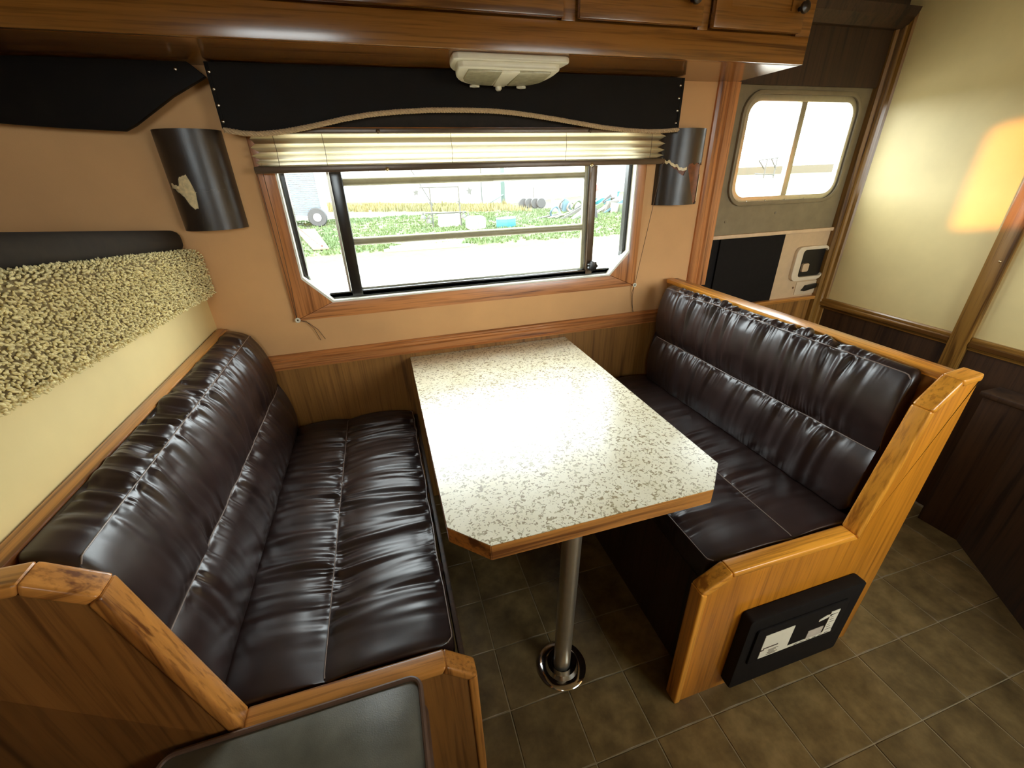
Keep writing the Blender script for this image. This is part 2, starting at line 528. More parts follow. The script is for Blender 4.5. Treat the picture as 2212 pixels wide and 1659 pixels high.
# unseen cabinet added beside the viewer to shade the left bench end
gc = thing('shading_cabinet', 'added tall oak cabinet shading the bench end, unseen behind the grey footstool', 'cabinet', (-0.41, -2.1, 0))
MB().box(-0.71, -0.14, -2.46, -1.78, 0, 1.26).build('body', OAK[2], gc)
MB().box(-0.73, -0.12, -2.48, -1.76, 1.26, 1.29).build('counter_top', LAM, gc, bevel=0.004)
for y0 in (-2.44, -2.11):
    dd = MB().box(-0.14, -0.122, y0, y0+0.31, 0.08, 1.22).build('door', OAK[2], gc, bevel=0.003)
    MB().lathe([(0.006, 0), (0.006, 0.012), (0.014, 0.018), (0.014, 0.026)], (-0.122, y0+0.27, 0.9), 0, 12).build('knob', BRASS, dd)

# ------------------------------------------------------------------ window_1
wn = sroot('window_1', (0.314, 0.0, 0.983))
OI = octa(-0.326, 0.954, 0.983, 1.500, 0.084, 0.090)
OX = [(-0.381+0.0, 0.927), (0.996, 0.927), (0.996, 1.04), (0.996, 1.44), (0.996, 1.556), (-0.381, 1.556), (-0.381, 1.44), (-0.381, 1.04)]
def strip(poly, y0, y1, name, mat, bev=0.004):
    return MB().prism(poly, 1, y0, y1).build(name, mat, wn, bevel=bev)
a, b_, c, d = -0.381, 0.996, 0.927, 1.556
strip([(a, c), (b_, c), (0.954-0.084, 0.983), (-0.326+0.084, 0.983)], 0.0, YW+0.001, 'casing', ROAK[0])
strip([(a, c), (-0.326+0.084, 0.983), (-0.326, 1.073), (-0.326, 1.41), (-0.242, 1.50), (a, d)], 0.0, YW+0.001, 'casing', ROAK[2])
strip([(b_, c), (b_, d), (0.87, 1.50), (0.954, 1.41), (0.954, 1.073), (0.87, 0.983)], 0.0, YW+0.001, 'casing', ROAK[2])
strip([(a, d), (-0.242, 1.50), (0.87, 1.50), (b_, d)], 0.0, YW+0.001, 'casing', ROAK[0])
ins = lambda e: octa(-0.326+e, 0.954-e, 0.983+e, 1.500-e, 0.084, 0.090)
MB().ring(ins(-0.001), ins(0.005), 1, 0.001, 0.034).build('liner', NEARWHITE, wn)  # near-white colour paints in the light reflecting off the inner jamb edge
def frm(x0, x1, z0, z1, r, wdt, y0, y1, name, mat):
    return MB().ring(rrect(x0, x1, z0, z1, r), rrect(x0+wdt, x1-wdt, z0+wdt, z1-wdt, max(r-wdt, 0.004)), 1, y0, y1).build(name, mat, wn)
frm(-0.322, 0.950, 0.988, 1.498, 0.085, 0.016, 0.030, 0.055, 'outer_frame', BLACKM)
MB().box(-0.25, 0.88, 0.030, 0.055, 0.990, 1.010).build('sill_rail', BLACKM, wn, bevel=0.003)
MB().box(-0.172, -0.134, 0.024, 0.056, 0.992, 1.495).build('mullion', BLACKM, wn, bevel=0.004)
MB().box(-0.181, -0.174, 0.030, 0.056, 1.004, 1.495).build('mullion_lip', ALU, wn)
MB().box(0.768, 0.796, 0.024, 0.056, 0.992, 1.495).build('mullion', BRONZE, wn, bevel=0.004)
MB().box(0.750, 0.766, 0.042, 0.060, 1.012, 1.495).build('screen_stile', BARM, wn, bevel=0.003)
for z in (1.3705, 1.179):
    MB().tube([(-0.134, 0.054, z), (0.752, 0.054, z)], 0.0135, 12).build('guard_bar', BARM, wn, smooth=True)
MB().box(-0.134, 0.768, 0.048, 0.058, 1.010, 1.016).build('screen_rail', ALU, wn)
MB().box(-0.31, -0.172, 0.044, 0.047, 1.0, 1.49).build('glass_pane', GLASS, wn)
MB().box(-0.134, 0.768, 0.044, 0.047, 1.0, 1.49).build('glass_pane', GLASS, wn)
MB().box(0.796, 0.94, 0.044, 0.047, 1.0, 1.49).build('glass_pane', GLASS, wn)
kn = MB()
pts = []
for k in range(40):
    an = 2*PI*k/40; rr = 0.0205+0.0022*math.cos(7*an)
    pts.append((0.789+rr*math.cos(an), 1.027+rr*math.sin(an)))
kn.prism(pts, 1, 0.0, 0.016).build('crank_knob', BLACKP, wn, bevel=0.003)
MB().lathe([(0.007, 0.014), (0.007, 0.034)], (0.789, 0, 1.027), 1, 12).build('crank_spindle', BLACKP, wn)

# ------------------------------------------------------------------ door_1
dr = sroot('door_1', (1.73, 0.02, 0))
dm = MB()
dm.ring([(2.09, 1.70)]*7+[(1.362, 1.70)]*7+[(1.362, 1.10)]*7+[(2.09, 1.10)]*7, rrect(1.425, 2.03, 1.237, 1.643, 0.075), 1, 0.024, 0.06)
dm.build('upper_panel', DOORP, dr)
def dring(x0, x1, z0, z1, r, wdt, y0, y1, name, mat, bev=0.0):
    return MB().ring(rrect(x0, x1, z0, z1, r), rrect(x0+wdt, x1-wdt, z0+wdt, z1-wdt, max(r-wdt, 0.004)), 1, y0, y1).build(name, mat, dr, bevel=bev)
dring(1.415, 2.04, 1.227, 1.655, 0.085, 0.016, 0.012, 0.03, 'window_flange', DOORP, 0.004)
dring(1.428, 2.027, 1.240, 1.640, 0.075, 0.024, 0.020, 0.044, 'window_frame', ALU, 0.003)
MB().box(1.712, 1.742, 0.022, 0.048, 1.25, 1.632).build('window_mullion', ALU, dr, bevel=0.004)
MB().prism(rrect(1.44, 1.712, 1.25, 1.63, 0.06), 1, 0.040, 0.043).build('glass_pane', GLASS, dr)
MB().prism(rrect(1.742, 2.015, 1.25, 1.63, 0.06), 1, 0.045, 0.048).build('glass_pane', GLASS, dr)
for x in (1.53, 1.63, 1.74, 1.85):
    MB().lathe([(0.004, 0.0), (0.004, -0.002), (0.0015, -0.003)], (x, 0.020, 1.246), 1, 10).build('rivet', ALU, dr, smooth=True)
for x, z in ((1.44, 1.165), (1.71, 1.19)):
    MB().lathe([(0.006, 0.0), (0.006, -0.002), (0.002, -0.004)], (x, 0.024, z), 1, 10).build('rivet', DOORP, dr, smooth=True)
MB().box(1.362, 2.09, 0.010, 0.03, 1.093, 1.109).build('divider_strip', plain('pale_strip', (0.72, 0.50, 0.30, 1), 0.4, 0, 0.08), dr, bevel=0.003)
MB().box(1.362, 1.802, 0.022, 0.06, 0.775, 1.093).build('screen_panel', PANELBLK, dr)
MB().box(1.425, 1.437, 0.012, 0.022, 0.775, 1.093).build('screen_stile', PANELBLK, dr)
LP = plain('latch_plate', (0.62, 0.43, 0.25, 1), 0.4, 0, 0.05)
MB().box(1.802, 2.09, 0.022, 0.06, 0.775, 1.093).build('latch_panel', LP, dr)
MB().ring(rrect(1.885, 2.085, 0.862, 1.028, 0.032), rrect(1.925, 2.079, 0.880, 1.012, 0.016), 1, 0.004, 0.024).build('latch_surround', plain('latch_white', (0.74, 0.60, 0.42, 1), 0.4, 0, 0.04), dr, bevel=0.005)
MB().box(1.92, 2.082, 0.018, 0.024, 0.876, 1.016).build('latch_recess', BLACKP, dr)
MB().prism(rrect(1.945, 1.985, 0.905, 0.945, 0.008), 1, 0.006, 0.02).build('latch_tongue', LP, dr, bevel=0.003)
MB().box(1.95, 2.085, 0.018, 0.023, 0.785, 0.852).build('lock_plate', plain('lock_pale', (0.66, 0.50, 0.32, 1), 0.4, 0, 0.05), dr, bevel=0.002)
MB().prism([(1.985, 0.806), (2.0, 0.803), (2.075, 0.815), (2.075, 0.838), (2.005, 0.832), (1.996, 0.818)], 1, 0.006, 0.02).build('lock_lever', BLACKP, dr, bevel=0.003)
MB().lathe([(0.005, 0), (0.005, -0.004)], (1.935, 0.022, 0.825), 1, 10).build('screw', plain('screw_brown', (0.2, 0.1, 0.05, 1), 0.5), dr)
MB().box(1.362, 2.09, 0.0, 0.03, 0.757, 0.775).build('ledge_strip', OAK[0], dr, bevel=0.003)
MB().box(1.362, 2.09, 0.022, 0.06, 0.0, 0.757).build('lower_panel', PLY, dr)

# ------------------------------------------------------------------ overhead cabinet and dome light
CZ, CY, CX = 1.672, -0.285, 1.345
oc = thing('overhead_cabinet', 'long varnished oak overhead cabinet above the window', 'cabinet', (0.4, -0.13, CZ))
MB().box(-1.30, CX, CY+0.018, YW, CZ, ZC).build('body', CAB, oc)
MB().box(-1.30, CX, CY, CY+0.018, CZ, 1.742).build('face_rail', CAB, oc, bevel=0.002)
for x0, x1 in ((-1.30, -1.24), (-0.36, -0.33), (0.505, 0.545), (0.93, 0.965), (1.29, CX)):
    MB().box(x0, x1, CY, CY+0.018, 1.742, ZC).build('face_stile', CAB, oc, bevel=0.002)
KNOB = plain('dark_knob', (0.02, 0.012, 0.008, 1), 0.3)
for x0, x1, kx in ((-1.24, -0.36, None), (-0.33, 0.505, None), (0.545, 0.93, 0.885), (0.965, 1.29, 1.262)):
    dd = MB().box(x0+0.003, x1-0.003, CY-0.016, CY-0.001, 1.745, ZC-0.02).build('door', CAB, oc, bevel=0.004)
    MB().ring([(x0+0.003, 1.745), (x1-0.003, 1.745), (x1-0.003, 2.0), (x0+0.003, 2.0)], [(x0+0.055, 1.795), (x1-0.055, 1.795), (x1-0.055, 1.96), (x0+0.055, 1.96)], 1, CY-0.021, CY-0.015).build('door_frame', CAB, dd, bevel=0.002)
    if kx:
        MB().lathe([(0.006, 0), (0.006, -0.012), (0.015, -0.018), (0.015, -0.026), (0.006, -0.031)], (kx, CY-0.02, 1.800), 1, 16).build('knob', KNOB, dd, smooth=True)

dl = thing('dome_light', 'white plastic double dome light fixed under the overhead cabinet', 'lamp', (0.385, -0.16, CZ))
def dshape(x0, x1, yf, depth, n=20, ff=1.0):
    cx, hw = (x0+x1)/2, (x1-x0)/2
    pts = [(x0+0.012, yf), (x1-0.012, yf)]
    for k in range(n+1):
        a = k/n*PI
        pts.append((cx+hw*abs(math.cos(a))**0.62*(1 if math.cos(a) > 0 else -1), yf+0.012+(depth-0.012)*math.sin(a)**0.75))
    return pts
MB().prism(dshape(0.212, 0.546, -0.262, 0.205), 2, CZ-0.016, CZ).build('base', WHITEP, dl, bevel=0.006, seg=3)
DOME_PARTS = [MB().prism(dshape(0.228, 0.524, -0.246, 0.168), 2, CZ-0.030, CZ-0.008).build('housing', WHITEP, dl, bevel=0.006, seg=3)]
for s_, (x0, x1) in enumerate(((0.258, 0.354), (0.406, 0.502))):
    pts = dshape(0.246, 0.512, -0.228, 0.132)
    pp = [(min(max(x, x0), x1), y) for x, y in pts]
    q = [pp[0]]
    for t in pp[1:]:
        if (Vector(t)-Vector(q[-1])).length > 1e-4:
            q.append(t)
    DOME_PARTS.append(MB().prism(q, 2, CZ-0.034, CZ-0.028).build('lens', SMOKE, dl, bevel=0.003))
DOME_PARTS.append(MB().prism([(0.353, -0.228), (0.407, -0.228), (0.398, -0.090), (0.362, -0.090)], 2, CZ-0.035, CZ-0.028).build('centre_bar', WHITEP, dl, bevel=0.003))
DOME_PARTS.append(MB().lathe([(0.010, 0), (0.010, -0.010), (0.006, -0.014)], (0.38, -0.088, CZ-0.030), 2, 16).build('switch', WHITEP, dl, smooth=True))
for x in (0.305, 0.455):
    DOME_PARTS.append(MB().prism([(x-0.016, -0.084), (x, -0.096), (x+0.016, -0.084), (x, -0.076)], 2, CZ-0.036, CZ-0.029).build('lens_clip', NEARWHITE, dl, bevel=0.002))

# the housing hangs deeper towards the window, so its lenses face the room
for o in DOME_PARTS:
    l = world_loc(o)
    for v in o.data.vertices:
        if v.co.z+l[2] < CZ-0.012:
            v.co.z -= 0.09*(v.co.y+l[1]+0.246)

# ------------------------------------------------------------------ valance with rope
va = thing('window_valance', 'dark leather window valance with studded ends and rope along its arched edge', 'valance', (0.32, -0.06, 1.66))
rope_p = [(-0.415, 1.511), (-0.37, 1.503), (-0.33, 1.501), (-0.28, 1.505), (-0.23, 1.512), (-0.16, 1.525), (-0.097, 1.538), (-0.02, 1.550), (0.053, 1.557), (0.16, 1.563), (0.268, 1.564), (0.35, 1.563), (0.42, 1.559),
          (0.50, 1.551), (0.582, 1.541), (0.67, 1.529), (0.756, 1.518), (0.85, 1.509), (0.942, 1.505), (1.0, 1.506), (1.064, 1.510)]
def dense(p, n):
    out = []
    xs = [q[0] for q in p]
    for k in range(n):
        x = xs[0]+(xs[-1]-xs[0])*k/(n-1)
        out.append((x, float(np.interp(x, xs, [q[1] for q in p]))))
    arr = np.array(out); z = arr[:, 1].copy()
    for _ in range(4):
        z[1:-1] = 0.25*z[:-2]+0.5*z[1:-1]+0.25*z[2:]
    return [(float(a), float(b)) for a, b in zip(arr[:, 0], z)]
rp = dense(rope_p, 90)
fp = [(x, z+0.004) for x, z in rp]
vm = MB()
nn = len(fp)
VT = 1.668
vs = [(x, -0.062, z) for x, z in fp]+[(x, -0.062, VT) for x, z in fp]+[(x, -0.050, z) for x, z in fp]+[(x, -0.050, VT) for x, z in fp]
fs = []
for i in range(nn-1):
    fs += [(i, i+1, nn+i+1, nn+i), (2*nn+i, 3*nn+i, 3*nn+i+1, 2*nn+i+1), (i, 2*nn+i, 2*nn+i+1, i+1), (nn+i, nn+i+1, 3*nn+i+1, 3*nn+i)]
fs += [(0, nn, 3*nn, 2*nn), (nn-1, 3*nn-1, 4*nn-1, 2*nn-1)]
vm.add(vs, fs).build('front_board', BLEATHER, va)
for x0, x1 in ((-0.421, -0.411), (1.060, 1.070)):
    MB().box(x0, x1, -0.064, YW, 1.513, VT).build('end_board', BLEATHER, va, bevel=0.002)
MB().box(-0.41, 1.06, -0.030, -0.020, 1.522, VT).build('back_board', DARKFILL, va)  # dark strip put in for the shade behind the valance arch
for xs_ in (-0.4135, 1.0545):
    for z in (1.645, 1.607, 1.570, 1.532):
        MB().lathe([(0.0048, 0), (0.0044, -0.002), (0.003, -0.0036), (0.0008, -0.0044)], (xs_, -0.0625, z), 1, 12).build('stud', CHROME, va, smooth=True)
# two-strand twisted rope
rb = MB()
L = 0.0
path = [Vector((x, -0.070, z)) for x, z in dense(rope_p, 620)]
for st in range(3):
    pts = []
    for i, p in enumerate(path):
        an = i/620*2*PI*58+st*2*PI/3
        pts.append(p+Vector((0, math.cos(an)*0.0036, math.sin(an)*0.0036)))
    rb.tube(pts, 0.0040, 6)
rb.build('rope_trim', ROPE, va, smooth=True)

lb = thing('leather_pelmet', 'dark leather board with one chamfered end, high on the wall above the bunk', 'pelmet', (-0.62, -0.05, 1.52))
MB().prism([(-0.428, 1.636), (-0.462, 1.668), (-0.95, 1.668), (-0.98, 1.533), (-0.80, 1.518), (-0.658, 1.510), (-0.63, 1.523), (-0.52, 1.59)], 1, -0.055, -0.035).build('board', BLEATHER, lb, bevel=0.002)
MB().box(-0.97, -0.66, -0.035, YW, 1.57, 1.60).build('bracket', DARKFILL, lb)
MB().lathe([(0.0048, 0), (0.0044, -0.002), (0.003, -0.0036), (0.0008, -0.0044)], (-0.492, -0.0555, 1.650), 1, 12).build('stud', CHROME, lb, smooth=True)

# ------------------------------------------------------------------ pleated shade
sh = thing('pleated_shade', 'pale pleated window shade pulled up under the rope-edged valance', 'blind', (0.34, -0.03, 1.42))
MB().box(-0.375, 1.035, -0.045, -0.015, 1.504, 1.518).build('headrail', BRONZE, sh, bevel=0.003)
MB().box(-0.372, 1.040, -0.048, -0.020, 1.400, 1.4185).build('bottom_rail', BRONZE, sh, bevel=0.003)
# accordion
zs = []
npl = 9
for i in range(npl+1):
    t = i/npl
    zs.append(1.5045-(1.5045-1.4185)*(1-(1-t)**1.35))
pm = MB()
for i, z in enumerate(zs):
    y = -0.045 if i % 2 else -0.019
    pm.add([(-0.366+0.012*(i % 2 == 0)+0.004*math.sin(i*2.1), y, z), (1.034-0.014*(i % 2 == 0), y, z)], [])
for i in range(npl):
    pm.f.append((2*i, 2*i+1, 2*i+3, 2*i+2))
pm.build('pleats', SHADE, sh)
for x in (-0.30, 0.225, 0.63, 0.972, -0.165):
    MB().tube([(x, -0.0465, 1.504), (x+0.002, -0.0475, 1.46), (x, -0.0465, 1.418)], 0.0007, 5).build('lift_cord', CORD, sh)
for x in (0.0, 0.722):
    for z in (1.513, 1.4085):
        MB().lathe([(0.0065, 0), (0.0065, -0.003), (0.004, -0.006), (0.001, -0.007)], (x+(0.012 if z < 1.45 else 0), -0.046, z-0.004), 1, 14).build('rail_button', BRASS if z < 1.45 else BRONZE, sh, smooth=True)

def hold_down(name, label, x, tails):
    t = thing(name, label, 'cord holder', (x, 0, 0.932), 'white cord holders at the lower corners of the window casing')
    r0 = MB()
    pts = [(x+0.0062*math.cos(a), -0.006, 0.932+0.0062*math.sin(a)) for a in [2*PI*k/20 for k in range(20)]]
    r0.tube(pts, 0.0034, 8, closed=True).build('grommet', WHITEP, t, smooth=True)
    MB().lathe([(0.003, 0.001), (0.003, -0.005)], (x, 0, 0.932), 1, 10).build('screw', BLACKP, t)
    for q in tails:
        MB().tube(q, 0.0010, 5).build('cord', CORD, t)
hold_down('cord_holder', 'white cord holder at the window casing corner nearer the bunk, cord ends curling below it', -0.370,
          [[(-0.350, -0.050, 1.405), (-0.353, -0.03, 1.25), (-0.362, -0.012, 1.05), (-0.371, -0.006, 0.935)],
           [(-0.366, -0.050, 1.405), (-0.368, -0.03, 1.25), (-0.371, -0.012, 1.05), (-0.372, -0.006, 0.935)],
           [(-0.366, -0.006, 0.931), (-0.345, -0.004, 0.925), (-0.325, -0.001, 0.895), (-0.312, 0.004, 0.845)],
           [(-0.366, -0.006, 0.931), (-0.340, -0.004, 0.920), (-0.312, -0.001, 0.888), (-0.296, 0.004, 0.848)]])
hold_down('cord_holder', 'white cord holder at the window casing corner nearer the entry door, cord hanging straight down', 0.992,
          [[(1.030, -0.050, 1.405), (1.022, -0.03, 1.25), (1.005, -0.012, 1.05), (0.993, -0.006, 0.935)],
           [(0.990, -0.006, 0.930), (0.992, 0.002, 0.88), (0.998, 0.004, 0.84), (1.004, 0.004, 0.806)],
           [(0.990, -0.006, 0.930), (0.986, 0.002, 0.89), (0.992, 0.004, 0.85), (1.006, 0.004, 0.806)]])

# ------------------------------------------------------------------ half-round leather sconces
def sconce(label, cx, z0, z1, hw, depth, upper_edge, lower_edge, kind):
    t = thing('wall_sconce', label, 'lamp', (cx, YW, z0), 'half-round leather sconces beside the window')
    n = 28
    def P(t_, z, k=1.0):
        an = PI*t_
        return (cx-hw*k*math.cos(an), YW-depth*k*math.sin(an), z)
    def shell(lo, hi, k, name, mat, a0=0.0, a1=1.0, th=0.003):
        m = MB()
        nn_ = 48
        vs = []
        for i in range(nn_+1):
            tt = a0+(a1-a0)*i/nn_
            l = lo(tt); h = hi(tt)
            vs += [P(tt, l, k), P(tt, h, k), P(tt, l, k-th/hw), P(tt, h, k-th/hw)]
        fs = []
        for i in range(nn_):
            b0, b1 = 4*i, 4*i+4
            fs += [(b0, b1, b1+1, b0+1), (b0+2, b0+3, b1+3, b1+2), (b0, b0+2, b1+2, b1), (b0+1, b1+1, b1+3, b0+3)]
        fs += [(0, 1, 3, 2), (4*nn_, 4*nn_+2, 4*nn_+3, 4*nn_+1)]
        m.add(vs, fs).build(name, mat, t, smooth=True, angle=50)
    ed = lambda pts: (lambda q: float(np.interp(q, [p[0] for p in pts], [p[1] for p in pts]))+0.0025*math.sin(q*61)+0.0018*math.sin(q*113+1))
    ue, le = ed(upper_edge), ed(lower_edge)
    shell(lambda q: ue(q), lambda q: z1, 1.0, 'upper_shade', SLEATHER)
    shell(lambda q: z0, lambda q: min(le(q), ue(q)-0.0002), 1.0, 'lower_shade', SLEATHER)
    shell(lambda q: ue(q)-0.004, lambda q: ue(q)+0.006, 1.012, 'torn_edge', TORN, *kind['torn'], th=0.004)
    shell(lambda q: z0+0.004, lambda q: z1-0.004, 0.955, 'liner', kind['liner'])
    for q in kind.get('strips', []):
        shell(lambda q_: q[2], lambda q_: q[3], 1.008, 'torn_strip', q[4], q[0], q[1])
    MB().box(cx-hw, cx+hw, YW-0.004, YW+0.001, z0+0.004, z1-0.004).build('back_plate', BLACKP, t)
    return t
sconce('dark half-round leather sconce with a torn cream slit, on the wall beside the bunk', -0.530, 1.250, 1.516, 0.087, 0.078,
       [(0, 1.41), (0.14, 1.395), (0.2, 1.372), (0.30, 1.372), (0.36, 1.400), (0.45, 1.402), (0.47, 1.36), (1.0, 1.36)],
       [(0, 1.41), (0.14, 1.395), (0.2, 1.366), (0.30, 1.355), (0.36, 1.33), (0.41, 1.310), (0.46, 1.310), (0.48, 1.36), (1.0, 1.36)],
       {'torn': (0.21, 0.30), 'liner': TORN})
sconce('dark half-round leather sconce with a ragged middle and rusty strip, beside the door casing', 1.140, 1.252, 1.517, 0.098, 0.075,
       [(0, 1.415), (0.12, 1.412), (0.25, 1.402), (0.36, 1.385), (0.45, 1.375), (0.5, 1.398), (0.7, 1.40), (0.85, 1.395), (1.0, 1.405)],
       [(0, 1.414), (0.12, 1.410), (0.25, 1.396), (0.36, 1.372), (0.44, 1.355), (0.48, 1.39), (0.55, 1.33), (0.66, 1.255), (0.80, 1.256), (0.84, 1.30), (0.88, 1.35), (1.0, 1.37)],
       {'torn': (0.10, 0.47), 'liner': RUST, 'strips': [(0.80, 0.985, 1.262, 1.36, TORN)]})

# ------------------------------------------------------------------ dinette table
TZ = 0.73
tb = thing('dinette_table', 'pale speckled laminate table with oak edging and clipped corners on one steel leg', 'table', (0.3365, -0.5, 0))
XL, XR, YF, YB, CH = 0.0, 0.673, -1.026, YW-0.008, 0.0745
TP = [(XL, YB), (XL, YF+CH), (XL+CH, YF), (XR-CH, YF), (XR, YF+CH), (XR, YB)]
MB().prism(TP, 2, TZ-0.0016, TZ).build('laminate_top', LAM, tb)
inn = [(XL+0.018, YB), (XL+0.018, YF+CH+0.008), (XL+CH+0.008, YF+0.018), (XR-CH-0.008, YF+0.018), (XR-0.018, YF+CH+0.008), (XR-0.018, YB)]
MB().prism(inn, 2, TZ-0.036, TZ-0.0016).build('core', DARKW, tb)
for i in range(5):
    p = [TP[i], TP[i+1], inn[i+1], inn[i]]
    MB().prism(p, 2, TZ-0.042, TZ-0.0018).build('edge_strip', (ROAK[1], OAK[0], OAK[0], OAK[0], ROAK[1])[i], tb, bevel=0.0012, seg=1)
MB().tube([(0.299, -0.902, 0.01), (0.3065, -0.902, 0.35), (0.314, -0.902, TZ-0.05)], 0.0255, 24).build('leg', STEEL, tb, smooth=True)
MB().lathe([(0.030, 0.0), (0.072, 0.0), (0.075, 0.004), (0.070, 0.008), (0.052, 0.010), (0.045, 0.022), (0.032, 0.022), (0.032, 0.0)], (0.299, -0.902, 0.0), 2, 40).build('floor_flange', CHROME, tb, smooth=True)
MB().lathe([(0.0005, 0.010), (0.048, 0.0105)], (0.299, -0.902, 0.0), 2, 30).build('socket_well', BLACKP, tb)
MB().lathe([(0.085, -0.006), (0.085, 0.0), (0.03, 0.0), (0.03, -0.03), (0.029, -0.03)], (0.314, -0.902, TZ-0.036), 2, 24).build('top_flange', STEEL, tb)

# ------------------------------------------------------------------ benches
YO, YI = -1.100, -1.058
def offset_poly(pts, d):
    """open polyline (x,z): inner offset to the right-hand side"""
    out = []
    n = len(pts)
    for i, p in enumerate(pts):
        ns = []
        for a_, b2 in ((i-1, i), (i, i+1)):
            if a_ >= 0 and b2 < n:
                dx, dz = pts[b2][0]-pts[a_][0], pts[b2][1]-pts[a_][1]
                l = math.hypot(dx, dz); ns.append((dz/l, -dx/l))
        if len(ns) == 1:
            nx, nz = ns[0]; k = 1.0
        else:
            nx, nz = ns[0][0]+ns[1][0], ns[0][1]+ns[1][1]
            l = math.hypot(nx, nz); nx /= l; nz /= l
            k = 1.0/max(0.3, nx*ns[0][0]+nz*ns[0][1])
        out.append((p[0]+nx*d*k, p[1]+nz*d*k))
    return out
def bench(label, sgn, prof, back_x, seat_front, rail_x, rail_z, back_y0, mats, vent):
    """prof: outline (x,z) from the front foot over the seat arm and the back to the top"""
    t = thing('dinette_bench', label, 'bench', ((seat_front+back_x)/2, -0.55, 0))
    inner = offset_poly(prof, 0.020*(1 if sgn > 0 else -1))
    board = inner[:] + [(back_x, inner[-1][1]), (back_x, 0.0)]
    MB().prism(board, 1, YO+0.005, YI-0.004).build('end_panel', mats['panel'], t, bevel=0.001)
    for i in range(len(prof)-1):
        dx = abs(prof[i+1][0]-prof[i][0]); dz = abs(prof[i+1][1]-prof[i][1])
        MB().prism([prof[i], prof[i+1], inner[i+1], inner[i]], 1, YO, YI).build('edge_cap', mats['cap'][0 if dx > dz else 2], t, bevel=0.006, seg=3)
    lo, hi = sorted((seat_front, max(back_x, -0.628)))
    sx = seat_front
    MB().box(min(sx, sx+sgn*0.018), max(sx, sx+sgn*0.018), YI, YW-0.008, 0.0, 0.395).build('seat_front', DARKW, t)
    MB().box(lo, hi, YI, YW-0.008, 0.395, 0.408).build('seat_deck', DARKW, t)
    rx0, rx1 = rail_x
    MB().box(min(rx0, rx1)+0.006, max(rx0, rx1), YI, back_y0, 0.0, rail_z-0.016).build('back_board', mats['back'], t)
    MB().box(min(rx0, rx1), max(rx0, rx1)+0.004*sgn, YI-0.004, back_y0, rail_z-0.016, rail_z).build('back_rail', mats['rail'], t, bevel=0.003)
    return t
prof_r = [(0.566, 0.0), (0.562, 0.474), (0.640, 0.522), (1.030, 0.516), (1.088, 0.880), (1.150, 0.948), (1.215, 0.955)]
rbench = bench('oak dinette bench in front of the entry door, black panel on its end', 1, prof_r, 1.215, 0.64, (1.150, 1.204), 0.945, -0.01,
               {'panel': oak('end_oak', (0.62, 0.235, 0.018, 1), (0.30, 0.10, 0.008, 1), 2), 'cap': GOAK, 'rail': GOAK[1], 'back': PLY}, True)
prof_l = [(0.014, 0.0), (0.014, 0.452), (-0.045, 0.512), (-0.405, 0.516), (-0.468, 0.898), (-0.535, 0.948), (-0.80, 0.952)]
lbench = bench('oak dinette bench below the carpeted bunk, beside the grey footstool', -1, prof_l, -0.80, -0.035, (-0.627, -0.590), 0.930, -0.01,
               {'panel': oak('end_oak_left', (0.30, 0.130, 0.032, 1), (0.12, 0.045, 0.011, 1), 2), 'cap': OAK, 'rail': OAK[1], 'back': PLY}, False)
# narrow trim strip along the front of the left seat
MB().box(-0.016, -0.004, YI, YW-0.01, 0.395, 0.468).build('seat_lip', DARKW, lbench, bevel=0.003)

# ------------------------------------------------------------------ gathered leather cushions
def vnoise(u, v, seed):
    r = np.random.RandomState(seed)
    tab = r.rand(512, 64)
    u = np.asarray(u); v = np.asarray(v)
    iu = np.floor(u).astype(int); iv = np.floor(v).astype(int)
    fu = u-iu; fv = v-iv
    fu = fu*fu*(3-2*fu); fv = fv*fv*(3-2*fv)
    g = lambda a, b: tab[a % 512, b % 64]
    return (g(iu, iv)*(1-fu)+g(iu+1, iv)*fu)*(1-fv)+(g(iu, iv+1)*(1-fu)+g(iu+1, iv+1)*fu)*fv
def sstep(a, b, x):
    t = np.clip((x-a)/(b-a), 0, 1); return t*t*(3-2*t)

